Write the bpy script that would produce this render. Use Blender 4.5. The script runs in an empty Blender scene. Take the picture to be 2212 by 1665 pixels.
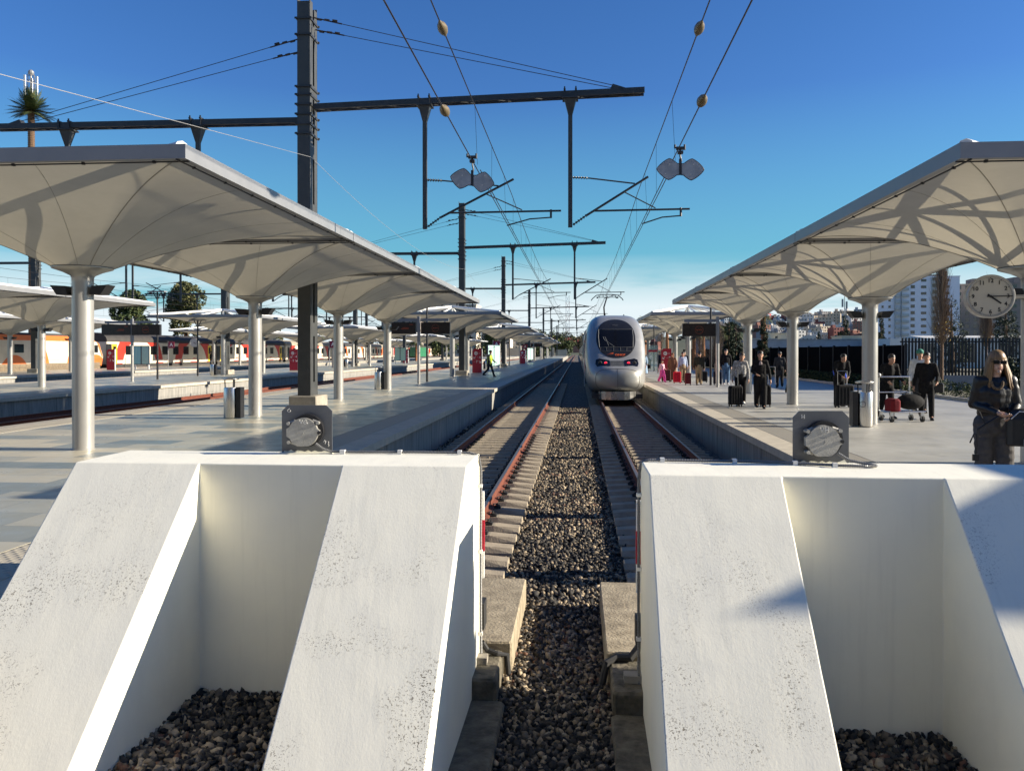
import bpy, math, random
import numpy as np
from mathutils import Vector, Matrix
from mathutils.bvhtree import BVHTree
R = math.radians
SC = bpy.context.scene
COL = SC.collection
# ------------------------------------------------------------------ camera
YAW = 4.665
cam_d = bpy.data.cameras.new('camera'); cam = bpy.data.objects.new('camera', cam_d); COL.objects.link(cam)
cam.location = (0, 0, 1.70)
cam.rotation_euler = (R(90 - 0.4), 0, R(YAW))
cam_d.sensor_width = 36; cam_d.lens = 36 * 1740 / 2212
cam_d.shift_y = -60.4 / 2212
cam_d.clip_start = 0.05; cam_d.clip_end = 6000
SC.camera = cam
# ------------------------------------------------------------------ sky, sun, exposure
SUN_AZ = 3.0      # degrees from +X towards +Y
SUN_EL = 20.5
w = bpy.data.worlds.new('World'); SC.world = w; w.use_nodes = True
nt = w.node_tree; nt.nodes.clear()
N = nt.nodes.new; L = nt.links.new
out = N('ShaderNodeOutputWorld'); bg = N('ShaderNodeBackground'); sky = N('ShaderNodeTexSky')
sky.sky_type = 'NISHITA'; sky.sun_disc = False
sky.sun_elevation = R(SUN_EL); sky.sun_rotation = R(90 - SUN_AZ)
sky.air_density = 1.0; sky.dust_density = 0.3; sky.ozone_density = 2.5; sky.altitude = 100
hs = N('ShaderNodeHueSaturation'); hs.inputs['Saturation'].default_value = 1.15; hs.inputs['Value'].default_value = .93
tint = N('ShaderNodeVectorMath'); tint.operation = 'MULTIPLY'; tint.inputs[1].default_value = (.74, 1.07, 1.56)
L(sky.outputs[0], hs.inputs['Color']); L(hs.outputs[0], tint.inputs[0])
# thin cloud bank low over the horizon
tc = N('ShaderNodeTexCoord'); sep = N('ShaderNodeSeparateXYZ'); L(tc.outputs['Generated'], sep.inputs[0])
mp = N('ShaderNodeMapping'); mp.inputs['Scale'].default_value = (2.2, 2.2, 16); L(tc.outputs['Generated'], mp.inputs[0])
nz = N('ShaderNodeTexNoise'); nz.inputs['Scale'].default_value = 1.6; nz.inputs['Detail'].default_value = 6; nz.inputs['Roughness'].default_value = .55
L(mp.outputs[0], nz.inputs['Vector'])
r1 = N('ShaderNodeMapRange'); r1.inputs[1].default_value = .27; r1.inputs[2].default_value = .50; L(nz.outputs[0], r1.inputs[0])
r2 = N('ShaderNodeMapRange'); r2.inputs[1].default_value = .120; r2.inputs[2].default_value = .055; L(sep.outputs[2], r2.inputs[0])
r3 = N('ShaderNodeMapRange'); r3.inputs[1].default_value = 0.0; r3.inputs[2].default_value = .05; r3.inputs[3].default_value = .35; r3.inputs[4].default_value = 0
L(sep.outputs[2], r3.inputs[0])
mu = N('ShaderNodeMath'); mu.operation = 'MULTIPLY'; L(r1.outputs[0], mu.inputs[0]); L(r2.outputs[0], mu.inputs[1])
ad = N('ShaderNodeMath'); ad.operation = 'ADD'; ad.use_clamp = True; L(mu.outputs[0], ad.inputs[0]); L(r3.outputs[0], ad.inputs[1])
m2 = N('ShaderNodeMath'); m2.operation = 'MULTIPLY'; m2.inputs[1].default_value = .92; L(ad.outputs[0], m2.inputs[0])
mx = N('ShaderNodeMixRGB'); L(m2.outputs[0], mx.inputs[0]); 
# clean blue air low down instead of the yellowish horizon
r4 = N('ShaderNodeMapRange'); r4.inputs[1].default_value = .30; r4.inputs[2].default_value = .04; r4.inputs[3].default_value = 0; r4.inputs[4].default_value = .85; L(sep.outputs[2], r4.inputs[0])
mb_ = N('ShaderNodeMixRGB'); L(r4.outputs[0], mb_.inputs[0]); L(tint.outputs[0], mb_.inputs[1]); mb_.inputs[2].default_value = (1.5, 5.3, 5.9, 1)
L(mb_.outputs[0], mx.inputs[1]); mx.inputs[2].default_value = (8.2, 9.0, 9.4, 1)
L(mx.outputs[0], bg.inputs['Color']); bg.inputs['Strength'].default_value = 0.050
L(bg.outputs[0], out.inputs[0])
sd = bpy.data.lights.new('sun', 'SUN'); sun = bpy.data.objects.new('sun', sd); COL.objects.link(sun)
sd.energy = 5.0; sd.angle = R(0.5); sd.color = (1.0, 0.90, 0.74)
_a, _e = R(SUN_AZ), R(SUN_EL)
SUNV = Vector((math.cos(_e) * math.cos(_a), math.cos(_e) * math.sin(_a), math.sin(_e)))
sun.rotation_euler = SUNV.to_track_quat('Z', 'Y').to_euler()
SC.view_settings.view_transform = 'Standard'; SC.view_settings.look = 'None'
SC.view_settings.exposure = 1.08; SC.view_settings.gamma = 1.0
SC.render.resolution_x = 1024; SC.render.resolution_y = 770

SN, CS = math.sin(R(YAW)), math.cos(R(YAW))
def YZ(z, x):            # camera depth + world x -> world y
    return (z + x * SN) / CS

# ------------------------------------------------------------------ materials
def nodes_of(m):
    m.use_nodes = True
    t = m.node_tree
    return t, t.nodes['Principled BSDF']
MATS = {}
def mat(name, col, rough=.6, metal=0, var=.12, vscale=6.0, bump=0, bscale=60, spec=.5, emit=None, coat=0, stretch=None, col2=None, trans=0):
    if name in MATS: return MATS[name]
    m = bpy.data.materials.new(name); t, b = nodes_of(m)
    b.inputs['Roughness'].default_value = rough; b.inputs['Metallic'].default_value = metal
    b.inputs['Specular IOR Level'].default_value = spec
    b.inputs['Coat Weight'].default_value = coat
    n = t.nodes.new; l = t.links.new
    g = n('ShaderNodeNewGeometry'); mp = n('ShaderNodeMapping'); l(g.outputs['Position'], mp.inputs[0])
    if stretch: mp.inputs['Scale'].default_value = stretch
    if var > 0 or col2:
        no = n('ShaderNodeTexNoise'); no.inputs['Scale'].default_value = vscale; no.inputs['Detail'].default_value = 6; no.inputs['Roughness'].default_value = .6
        l(mp.outputs[0], no.inputs['Vector'])
        mr = n('ShaderNodeMapRange'); mr.inputs[1].default_value = .3; mr.inputs[2].default_value = .7; l(no.outputs[0], mr.inputs[0])
        mxr = n('ShaderNodeMixRGB'); l(mr.outputs[0], mxr.inputs[0])
        c2 = col2 or tuple(min(1, c * (1 + var)) for c in col)
        c1 = col if col2 else tuple(c * (1 - var) for c in col)
        mxr.inputs[1].default_value = (*c1, 1); mxr.inputs[2].default_value = (*c2, 1)
        l(mxr.outputs[0], b.inputs['Base Color'])
        rr = n('ShaderNodeMapRange'); rr.inputs[3].default_value = max(0, rough - .08); rr.inputs[4].default_value = min(1, rough + .08)
        l(no.outputs[0], rr.inputs[0]); l(rr.outputs[0], b.inputs['Roughness'])
    else:
        b.inputs['Base Color'].default_value = (*col, 1)
    if bump:
        nb = n('ShaderNodeTexNoise'); nb.inputs['Scale'].default_value = bscale; nb.inputs['Detail'].default_value = 5
        l(mp.outputs[0], nb.inputs['Vector'])
        bp = n('ShaderNodeBump'); bp.inputs['Strength'].default_value = bump; bp.inputs['Distance'].default_value = .02
        l(nb.outputs[0], bp.inputs['Height']); l(bp.outputs[0], b.inputs['Normal'])
    if emit:
        b.inputs['Emission Color'].default_value = (*emit[0], 1); b.inputs['Emission Strength'].default_value = emit[1]
    MATS[name] = m
    return m

def island_mat(name, cols, rough=.8, tint=.0):
    """every loose piece takes its own colour from a ramp"""
    m = bpy.data.materials.new(name); t, b = nodes_of(m); n = t.nodes.new; l = t.links.new
    g = n('ShaderNodeNewGeometry'); cr = n('ShaderNodeValToRGB'); cr.color_ramp.interpolation = 'CONSTANT'
    no = n('ShaderNodeTexNoise'); no.inputs['Scale'].default_value = .55; no.inputs['Detail'].default_value = 3; l(g.outputs['Position'], no.inputs['Vector'])
    ma = n('ShaderNodeMath'); ma.operation = 'MULTIPLY_ADD'; l(no.outputs[0], ma.inputs[0]); ma.inputs[1].default_value = tint; l(g.outputs['Random Per Island'], ma.inputs[2])
    mb = n('ShaderNodeMath'); mb.operation = 'SUBTRACT'; l(ma.outputs[0], mb.inputs[0]); mb.inputs[1].default_value = tint * .5
    l(mb.outputs[0], cr.inputs[0])
    e = cr.color_ramp.elements
    while len(e) < len(cols): e.new(.5)
    for i, (p, c) in enumerate(cols):
        e[i].position = p; e[i].color = (*c, 1)
    n2 = n('ShaderNodeTexNoise'); n2.inputs['Scale'].default_value = 45; l(g.outputs['Position'], n2.inputs['Vector'])
    r = n('ShaderNodeMapRange'); r.inputs[3].default_value = .7; r.inputs[4].default_value = 1.3; l(n2.outputs[0], r.inputs[0])
    mm = n('ShaderNodeVectorMath'); mm.operation = 'MULTIPLY'; l(cr.outputs[0], mm.inputs[0]); l(r.outputs[0], mm.inputs[1])
    l(mm.outputs[0], b.inputs['Base Color']); b.inputs['Roughness'].default_value = rough
    b.inputs['Specular IOR Level'].default_value = .3
    MATS[name] = m
    return m

# ------------------------------------------------------------------ mesh builder
class MB:
    def __init__(s): s.v = []; s.f = []; s.mi = []; s.cur = 0
    def add(s, vs, fs):
        o = len(s.v); s.v += [tuple(p) for p in vs]
        for f in fs: s.f.append(tuple(i + o for i in f)); s.mi.append(s.cur)
        return s
    def box(s, x0, x1, y0, y1, z0, z1):
        return s.add([(x0,y0,z0),(x1,y0,z0),(x1,y1,z0),(x0,y1,z0),(x0,y0,z1),(x1,y0,z1),(x1,y1,z1),(x0,y1,z1)],
              [(0,3,2,1),(4,5,6,7),(0,1,5,4),(1,2,6,5),(2,3,7,6),(3,0,4,7)])
    def cbox(s, c, d): return s.box(c[0]-d[0]/2, c[0]+d[0]/2, c[1]-d[1]/2, c[1]+d[1]/2, c[2]-d[2]/2, c[2]+d[2]/2)
    def bevbox(s, x0, x1, y0, y1, z0, z1, b=.02):
        """box with chamfered vertical and top edges"""
        def ring(z, i): 
            return [(x0+i+b,y0+i,z),(x1-i-b,y0+i,z),(x1-i,y0+i+b,z),(x1-i,y1-i-b,z),(x1-i-b,y1-i,z),(x0+i+b,y1-i,z),(x0+i,y1-i-b,z),(x0+i,y0+i+b,z)]
        vs = ring(z0, 0) + ring(z1-b, 0) + ring(z1, b*.7)
        fs = [(7,6,5,4,3,2,1,0), tuple(range(16,24))]
        for k in (0, 8):
            for i in range(8): j = (i+1) % 8; fs.append((k+i, k+j, k+8+j, k+8+i))
        return s.add(vs, fs)
    def cyl(s, p0, p1, r0, r1=None, n=12, caps=True):
        r1 = r0 if r1 is None else r1
        p0 = Vector(p0); p1 = Vector(p1); d = (p1-p0).normalized()
        a = d.orthogonal().normalized(); b = d.cross(a)
        vs = []
        for p, r in ((p0, r0), (p1, r1)):
            for i in range(n):
                t = 2*math.pi*i/n; vs.append(p + a*math.cos(t)*r + b*math.sin(t)*r)
        fs = [(i, (i+1) % n, n+(i+1) % n, n+i) for i in range(n)]
        if caps: fs += [tuple(reversed(range(n))), tuple(range(n, 2*n))]
        return s.add(vs, fs)
    def tube(s, pts, r, n=6, closed=False):
        pts = [Vector(p) for p in pts]; m = len(pts)
        rs = r if isinstance(r, (list, tuple)) else [r]*m
        vs = []; ref = None
        for k, p in enumerate(pts):
            d = (pts[min(k+1, m-1)] - pts[max(k-1, 0)])
            if d.length < 1e-9: d = Vector((0,0,1))
            d.normalize()
            if ref is None: ref = d.orthogonal().normalized()
            a = (ref - d*ref.dot(d)); 
            if a.length < 1e-6: a = d.orthogonal()
            a.normalize(); ref = a; b = d.cross(a)
            for i in range(n):
                t = 2*math.pi*i/n; vs.append(p + a*math.cos(t)*rs[k] + b*math.sin(t)*rs[k])
        fs = []
        for k in range(m-1):
            for i in range(n):
                j = (i+1) % n; fs.append((k*n+i, k*n+j, (k+1)*n+j, (k+1)*n+i))
        fs += [tuple(reversed(range(n))), tuple(range((m-1)*n, m*n))]
        return s.add(vs, fs)
    def lathe(s, prof, n=24, c=(0,0,0)):
        vs = []
        for r, z in prof:
            for i in range(n):
                t = 2*math.pi*i/n; vs.append((c[0]+r*math.cos(t), c[1]+r*math.sin(t), c[2]+z))
        fs = []
        for k in range(len(prof)-1):
            for i in range(n):
                j = (i+1) % n; fs.append((k*n+i, k*n+j, (k+1)*n+j, (k+1)*n+i))
        fs += [tuple(reversed(range(n))), tuple(range((len(prof)-1)*n, len(prof)*n))]
        return s.add(vs, fs)
    def prism(s, poly, y0, y1):
        """poly in (x,z), extruded along y"""
        n = len(poly)
        vs = [(p[0], y0, p[1]) for p in poly] + [(p[0], y1, p[1]) for p in poly]
        fs = [tuple(range(n)), tuple(reversed(range(n, 2*n)))] + [(i, n+i, n+(i+1) % n, (i+1) % n) for i in range(n)]
        return s.add(vs, fs)
    def prismx(s, poly, x0, x1):
        """poly in (y,z), extruded along x"""
        n = len(poly)
        vs = [(x0, p[0], p[1]) for p in poly] + [(x1, p[0], p[1]) for p in poly]
        fs = [tuple(reversed(range(n))), tuple(range(n, 2*n))] + [(i, (i+1) % n, n+(i+1) % n, n+i) for i in range(n)]
        return s.add(vs, fs)
    def prismz(s, poly, z0, z1):
        n = len(poly)
        vs = [(p[0], p[1], z0) for p in poly] + [(p[0], p[1], z1) for p in poly]
        fs = [tuple(reversed(range(n))), tuple(range(n, 2*n))] + [(i, (i+1) % n, n+(i+1) % n, n+i) for i in range(n)]
        return s.add(vs, fs)
    def ball(s, c, r, nu=12, nv=8, sc=(1,1,1)):
        vs = []; fs = []
        for j in range(1, nv):
            ph = math.pi*j/nv
            for i in range(nu):
                t = 2*math.pi*i/nu
                vs.append((c[0]+r*sc[0]*math.sin(ph)*math.cos(t), c[1]+r*sc[1]*math.sin(ph)*math.sin(t), c[2]+r*sc[2]*math.cos(ph)))
        top = len(vs); vs.append((c[0],c[1],c[2]+r*sc[2])); vs.append((c[0],c[1],c[2]-r*sc[2]))
        for j in range(nv-2):
            for i in range(nu):
                k = (i+1) % nu; fs.append((j*nu+i, (j+1)*nu+i, (j+1)*nu+k, j*nu+k))
        for i in range(nu):
            k = (i+1) % nu; fs.append((top, i, k)); fs.append((top+1, (nv-2)*nu+k, (nv-2)*nu+i))
        return s.add(vs, fs)
    def mesh(s, name, mats, smooth=False):
        me = bpy.data.meshes.new(name); me.from_pydata(s.v, [], s.f)
        if not isinstance(mats, (list, tuple)): mats = [mats]
        for m in mats: me.materials.append(m)
        if len(mats) > 1: me.polygons.foreach_set('material_index', s.mi)
        if smooth:
            me.shade_smooth(); 
            try: me.set_sharp_from_angle(angle=R(38))
            except Exception: pass
        me.update(); return me
    def build(s, name, mats, parent=None, smooth=False):
        o = bpy.data.objects.new(name, s.mesh(name, mats, smooth)); COL.objects.link(o)
        if parent: o.parent = parent
        return o

def npmesh(name, v, f, m, parent=None, smooth=False):
    """big mesh from numpy arrays; f is (n,3) or (n,4)"""
    me = bpy.data.meshes.new(name); n, k = f.shape
    me.vertices.add(len(v)); me.vertices.foreach_set('co', v.astype(np.float32).ravel())
    me.loops.add(n*k); me.loops.foreach_set('vertex_index', f.astype(np.int32).ravel())
    me.polygons.add(n); me.polygons.foreach_set('loop_start', np.arange(0, n*k, k, dtype=np.int32))
    me.materials.append(m); me.update(calc_edges=True)
    if smooth: me.shade_smooth()
    o = bpy.data.objects.new(name, me); COL.objects.link(o)
    if parent: o.parent = parent
    return o

def empty(name, loc, rz=0):
    o = bpy.data.objects.new(name, None); COL.objects.link(o); o.location = loc; o.rotation_euler = (0, 0, rz)
    o.empty_display_size = .2
    return o
def tag(o, label=None, cat=None, group=None, kind=None):
    if label: o['label'] = label
    if cat: o['category'] = cat
    if group: o['group'] = group
    if kind: o['kind'] = kind
    return o
def struct(name, mb, m, parent=None, smooth=False):
    o = mb.build(name, m, parent, smooth) if isinstance(mb, MB) else mb
    if parent is None: o['kind'] = 'structure'
    return o
KIDS = {}
def kids(o):
    return [c for c in COL.objects if c.parent == o]
def copy_tree(o, loc=None, rz=None, label=None, parent=None, only=None):
    ks = KIDS.get(o.name)
    if ks is None: ks = KIDS[o.name] = kids(o)
    c = o.copy(); COL.objects.link(c); c.parent = parent
    if loc is not None: c.location = loc
    if rz is not None: c.rotation_euler = (0, 0, rz)
    if label: c['label'] = label
    for k in ks:
        if only is None or k.name.split('.')[0] in only: copy_tree(k, parent=c)
    return c
def text_obj(name, body, size, loc, m, parent=None, rot=(R(90),0,0), ext=.002, align='CENTER', bold=0):
    cu = bpy.data.curves.new(name, 'FONT'); cu.body = body; cu.size = size; cu.extrude = ext; cu.align_x = align; cu.align_y = 'CENTER'; cu.offset = bold; cu.resolution_u = 3
    o = bpy.data.objects.new(name, cu); COL.objects.link(o)
    bpy.context.view_layer.update()
    me = bpy.data.meshes.new_from_object(o); 
    COL.objects.unlink(o); bpy.data.objects.remove(o)
    me.materials.clear(); me.materials.append(m)
    q = bpy.data.objects.new(name, me); COL.objects.link(q); q.location = loc; q.rotation_euler = rot
    if parent: q.parent = parent
    return q
ORD = ['nearest','second','third','fourth','fifth','sixth','seventh','eighth','ninth','tenth','eleventh','twelfth','thirteenth','fourteenth','fifteenth','sixteenth','seventeenth','eighteenth']
# ================================================================== MATERIALS USED WIDELY
def paint_concrete():
    m = bpy.data.materials.new('white_painted_concrete'); t, b = nodes_of(m); n = t.nodes.new; l = t.links.new
    g = n('ShaderNodeNewGeometry'); b.inputs['Roughness'].default_value = .75; b.inputs['Specular IOR Level'].default_value = .3
    def noise(sc, det=5, rough=.6, scale3=None):
        q = n('ShaderNodeTexNoise'); q.inputs['Scale'].default_value = sc; q.inputs['Detail'].default_value = det; q.inputs['Roughness'].default_value = rough
        if scale3:
            mp = n('ShaderNodeMapping'); mp.inputs['Scale'].default_value = scale3; l(g.outputs['Position'], mp.inputs[0]); l(mp.outputs[0], q.inputs['Vector'])
        else: l(g.outputs['Position'], q.inputs['Vector'])
        return q.outputs[0]
    def rng(src, a, c, lo=0, hi=1):
        r = n('ShaderNodeMapRange'); r.inputs[1].default_value = a; r.inputs[2].default_value = c; r.inputs[3].default_value = lo; r.inputs[4].default_value = hi; l(src, r.inputs[0]); return r.outputs[0]
    def mul(a, c):
        q = n('ShaderNodeMath'); q.operation = 'MULTIPLY'; l(a, q.inputs[0])
        if isinstance(c, (int, float)): q.inputs[1].default_value = c
        else: l(c, q.inputs[1])
        return q.outputs[0]
    sx = n('ShaderNodeSeparateXYZ'); l(g.outputs['Position'], sx.inputs[0])
    # vertical grime runs
    runs = rng(noise(3.0, 4, .6, (6, 1, .35)), .52, .75)
    base = n('ShaderNodeMixRGB'); l(mul(runs, .22), base.inputs[0]); base.inputs[1].default_value = (.85, .82, .685, 1); base.inputs[2].default_value = (.58, .56, .46, 1)
    blot = n('ShaderNodeMixRGB'); l(rng(noise(2.2, 5), .4, .7, 0, .5), blot.inputs[0]); l(base.outputs[0], blot.inputs[1]); blot.inputs[2].default_value = (.76, .745, .65, 1)
    # mould speckle, thicker low down and in patches
    low = rng(sx.outputs[2], .8, -.1, .2, 1.0)
    patch = mul(rng(noise(1.9, 3), .47, .62), low)
    sp = rng(noise(62, 2, .5), .60, .66)
    sp2 = rng(noise(130, 1, .5), .62, .68)
    spk = n('ShaderNodeMath'); spk.operation = 'MAXIMUM'; l(sp, spk.inputs[0]); l(sp2, spk.inputs[1])
    fin = n('ShaderNodeMixRGB'); sn = n('ShaderNodeSeparateXYZ'); l(g.outputs['Normal'], sn.inputs[0])
    l(mul(mul(mul(spk.outputs[0], patch), rng(sn.outputs[2], .25, .5)), .95), fin.inputs[0]); l(blot.outputs[0], fin.inputs[1]); fin.inputs[2].default_value = (.13, .105, .07, 1)
    l(fin.outputs[0], b.inputs['Base Color'])
    bp = n('ShaderNodeBump'); bp.inputs['Strength'].default_value = .22; bp.inputs['Distance'].default_value = .0035
    h = n('ShaderNodeMath'); h.operation = 'ADD'; l(noise(55, 4, .6, (1.6, 1, .7)), h.inputs[0]); l(mul(noise(9, 3), .8), h.inputs[1])
    l(h.outputs[0], bp.inputs['Height']); l(bp.outputs[0], b.inputs['Normal'])
    return m
M_BUF = paint_concrete()
M_CONC = mat('weathered_concrete', (.30, .27, .22), .85, var=.3, vscale=3, bump=.4, bscale=40)
M_WALL = mat('platform_wall_concrete', (.33, .315, .28), .85, col2=(.19, .185, .17), vscale=2.4, bump=.3, bscale=25, stretch=(2, 3.5, .45))
M_COPE = mat('coping_stone', (.47, .42, .33), .75, var=.14, vscale=4, bump=.2)
M_MOSS = mat('mossy_kerb_concrete', (.20, .17, .12), .9, col2=(.055, .052, .035), vscale=9, bump=.8, bscale=30)
M_BLOCK = mat('worn_tan_concrete', (.42, .35, .24), .85, col2=(.20, .165, .11), vscale=7, bump=.5, bscale=40)
M_STEEL = mat('galvanised_dark_steel', (.045, .047, .05), .5, .4, var=.2, vscale=3)
M_MASTS = mat('grey_mast_paint', (.055, .057, .056), .55, .2, var=.15, vscale=3)
M_WIRE = mat('dark_wire', (.035, .03, .03), .5, .6, var=0)
M_COLUMN = mat('silver_column_paint', (.40, .39, .365), .33, .45, var=.05, vscale=2)
M_WHITEST = mat('white_steel_paint', (.76, .75, .72), .4, 0, var=.05)
M_FASC = mat('grey_white_fascia', (.24, .243, .25), .4, .2, var=.05, vscale=3)
M_BLACK = mat('black_metal', (.018, .018, .02), .4, .2, var=.1)
M_RUBBER = mat('black_rubber', (.02, .02, .02), .7, var=.1)
M_CHROME = mat('brushed_stainless', (.62, .60, .57), .28, 1, var=.12, vscale=5, stretch=(30, 30, .5))
M_RED = mat('red_sign_paint', (.42, .012, .035), .4, var=.05)
M_WHITE = mat('white_sign_paint', (.85, .85, .83), .5, var=0)
M_MAROON = mat('maroon_sign_paint', (.22, .008, .045), .4, var=.05)
M_GLASSD = mat('dark_window_glass', (.012, .014, .016), .08, var=0, spec=.8)

def paver_mat(name, c1, c2, bw, bh, mort, rough, dark=(.16, .17, .17), sc2=.25):
    m = bpy.data.materials.new(name); t, b = nodes_of(m); n = t.nodes.new; l = t.links.new
    g = n('ShaderNodeNewGeometry')
    br = n('ShaderNodeTexBrick'); l(g.outputs['Position'], br.inputs[0]); br.inputs['Scale'].default_value = 1
    br.inputs['Brick Width'].default_value = bw; br.inputs['Row Height'].default_value = bh; br.inputs['Mortar Size'].default_value = mort
    br.inputs['Color1'].default_value = (*c1, 1); br.inputs['Color2'].default_value = (*c2, 1); br.inputs['Mortar'].default_value = (*dark, 1)
    br.inputs['Mortar Smooth'].default_value = .3; br.inputs['Bias'].default_value = 0
    no = n('ShaderNodeTexNoise'); no.inputs['Scale'].default_value = sc2; no.inputs['Detail'].default_value = 7; no.inputs['Roughness'].default_value = .65; l(g.outputs['Position'], no.inputs['Vector'])
    r = n('ShaderNodeMapRange'); r.inputs[1].default_value = .3; r.inputs[2].default_value = .7; r.inputs[3].default_value = .78; r.inputs[4].default_value = 1.18; l(no.outputs[0], r.inputs[0])
    mm = n('ShaderNodeVectorMath'); mm.operation = 'MULTIPLY'; l(br.outputs[0], mm.inputs[0]); l(r.outputs[0], mm.inputs[1]); 
    vo = n('ShaderNodeTexVoronoi'); vo.inputs['Scale'].default_value = 2.3; l(g.outputs['Position'], vo.inputs['Vector'])
    sp = n('ShaderNodeMapRange'); sp.inputs[1].default_value = .035; sp.inputs[2].default_value = .07; sp.inputs[3].default_value = .45; sp.inputs[4].default_value = 0; l(vo.outputs['Distance'], sp.inputs[0])
    st = n('ShaderNodeTexNoise'); st.inputs['Scale'].default_value = .9; st.inputs['Detail'].default_value = 6; st.inputs['Roughness'].default_value = .7; l(g.outputs['Position'], st.inputs['Vector'])
    sr = n('ShaderNodeMapRange'); sr.inputs[1].default_value = .56; sr.inputs[2].default_value = .72; sr.inputs[3].default_value = 0; sr.inputs[4].default_value = .4; l(st.outputs[0], sr.inputs[0])
    mxx = n('ShaderNodeMath'); mxx.operation = 'MAXIMUM'; l(sp.outputs[0], mxx.inputs[0]); l(sr.outputs[0], mxx.inputs[1])
    gm_ = n('ShaderNodeMixRGB'); l(mxx.outputs[0], gm_.inputs[0]); l(mm.outputs[0], gm_.inputs[1]); gm_.inputs[2].default_value = (.12, .11, .095, 1); l(gm_.outputs[0], b.inputs['Base Color'])
    n2 = n('ShaderNodeTexNoise'); n2.inputs['Scale'].default_value = 3; n2.inputs['Detail'].default_value = 5; l(g.outputs['Position'], n2.inputs['Vector'])
    rr = n('ShaderNodeMapRange'); rr.inputs[1].default_value = .3; rr.inputs[2].default_value = .7; rr.inputs[3].default_value = rough - .07; rr.inputs[4].default_value = rough + .12; l(n2.outputs[0], rr.inputs[0]); l(rr.outputs[0], b.inputs['Roughness']); b.inputs['Specular IOR Level'].default_value = .32
    bp = n('ShaderNodeBump'); bp.inputs['Strength'].default_value = .35; bp.inputs['Distance'].default_value = .004; bp.invert = True
    l(br.outputs['Fac'], bp.inputs['Height']); l(bp.outputs[0], b.inputs['Normal'])
    return m
M_TILE = paver_mat('grey_blue_pavers', (.50, .45, .335), (.17, .20, .20), 1.25, .62, .006, .34)
M_SLAB = paver_mat('pale_concrete_paving', (.37, .36, .325), (.34, .335, .305), 6.0, 6.0, .008, .5, (.40, .39, .36), .5)

def tactile_mat(name, c):
    m = bpy.data.materials.new(name); t, b = nodes_of(m); n = t.nodes.new; l = t.links.new
    g = n('ShaderNodeNewGeometry'); vm = n('ShaderNodeVectorMath'); vm.operation = 'SCALE'; vm.inputs['Scale'].default_value = 2*math.pi/.11; l(g.outputs['Position'], vm.inputs[0])
    s = n('ShaderNodeVectorMath'); s.operation = 'SINE'; l(vm.outputs[0], s.inputs[0]); sx = n('ShaderNodeSeparateXYZ'); l(s.outputs[0], sx.inputs[0])
    mu = n('ShaderNodeMath'); mu.operation = 'MULTIPLY'; mu.use_clamp = True; l(sx.outputs[0], mu.inputs[0]); l(sx.outputs[1], mu.inputs[1])
    a = n('ShaderNodeMath'); a.operation = 'GREATER_THAN'; a.inputs[1].default_value = .35; l(mu.outputs[0], a.inputs[0])
    mx_ = n('ShaderNodeMixRGB'); l(mu.outputs[0], mx_.inputs[0]); mx_.inputs[1].default_value = (*c, 1); mx_.inputs[2].default_value = (*[k*.8 for k in c], 1); l(mx_.outputs[0], b.inputs['Base Color'])
    bp = n('ShaderNodeBump'); bp.inputs['Strength'].default_value = .9; bp.inputs['Distance'].default_value = .008; l(mu.outputs[0], bp.inputs['Height']); l(bp.outputs[0], b.inputs['Normal'])
    b.inputs['Roughness'].default_value = .7
    return m
M_TACT = tactile_mat('tactile_paving', (.27, .25, .21))
M_TACTL = tactile_mat('tactile_paving_beige', (.40, .36, .28))

def ballast_mat():
    m = bpy.data.materials.new('ballast_base'); t, b = nodes_of(m); n = t.nodes.new; l = t.links.new
    g = n('ShaderNodeNewGeometry'); v = n('ShaderNodeTexVoronoi'); v.inputs['Scale'].default_value = 17; l(g.outputs['Position'], v.inputs['Vector'])
    sx = n('ShaderNodeSeparateXYZ'); l(v.outputs['Color'], sx.inputs[0]); cr = n('ShaderNodeValToRGB'); l(sx.outputs[0], cr.inputs[0])
    e = cr.color_ramp.elements; e[0].color = (.035, .033, .032, 1); e[1].color = (.30, .25, .18, 1); e.new(.55).color = (.09, .08, .07, 1); e.new(.8).color = (.16, .14, .11, 1)
    l(cr.outputs[0], b.inputs['Base Color']); b.inputs['Roughness'].default_value = .85
    bp = n('ShaderNodeBump'); bp.inputs['Strength'].default_value = 1; bp.inputs['Distance'].default_value = .03; bp.invert = True; l(v.outputs['Distance'], bp.inputs['Height']); l(bp.outputs[0], b.inputs['Normal'])
    return m
M_BALL = ballast_mat()
STONE_COLS = [(0, (.022, .021, .020)), (.26, (.045, .041, .036)), (.47, (.10, .087, .068)), (.59, (.165, .13, .09)), (.71, (.28, .22, .145)), (.86, (.40, .32, .215)), (.98, (.15, .08, .052))]
M_STONE = island_mat('ballast_stones', STONE_COLS, tint=.9)

# ================================================================== GROUND AND PLATFORMS
ZR = -.57   # rail top
ZB = -.90   # ballast bed
g = MB(); g.add([(-1500, -60, -1.0), (1500, -60, -1.0), (1500, 4500, -1.0), (-1500, 4500, -1.0)], [(0, 1, 2, 3)])
struct('ground', g, mat('dry_ground', (.13, .12, .08), .95, var=.4, vscale=.05))
def bed(x0, x1, y0, y1, name='track_bed'):
    b = MB(); b.add([(x0, y0, ZB), (x1, y0, ZB), (x1, y1, ZB), (x0, y1, ZB)], [(0, 1, 2, 3)]); return struct(name, b, M_BALL)
bed(-3.77, 3.49, 2.4, 700); bed(-21.0, -13.1, 2.4, 700); bed(-38.9, -31.0, 2.4, 700); bed(-75, -48.9, 2.4, 700)

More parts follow.
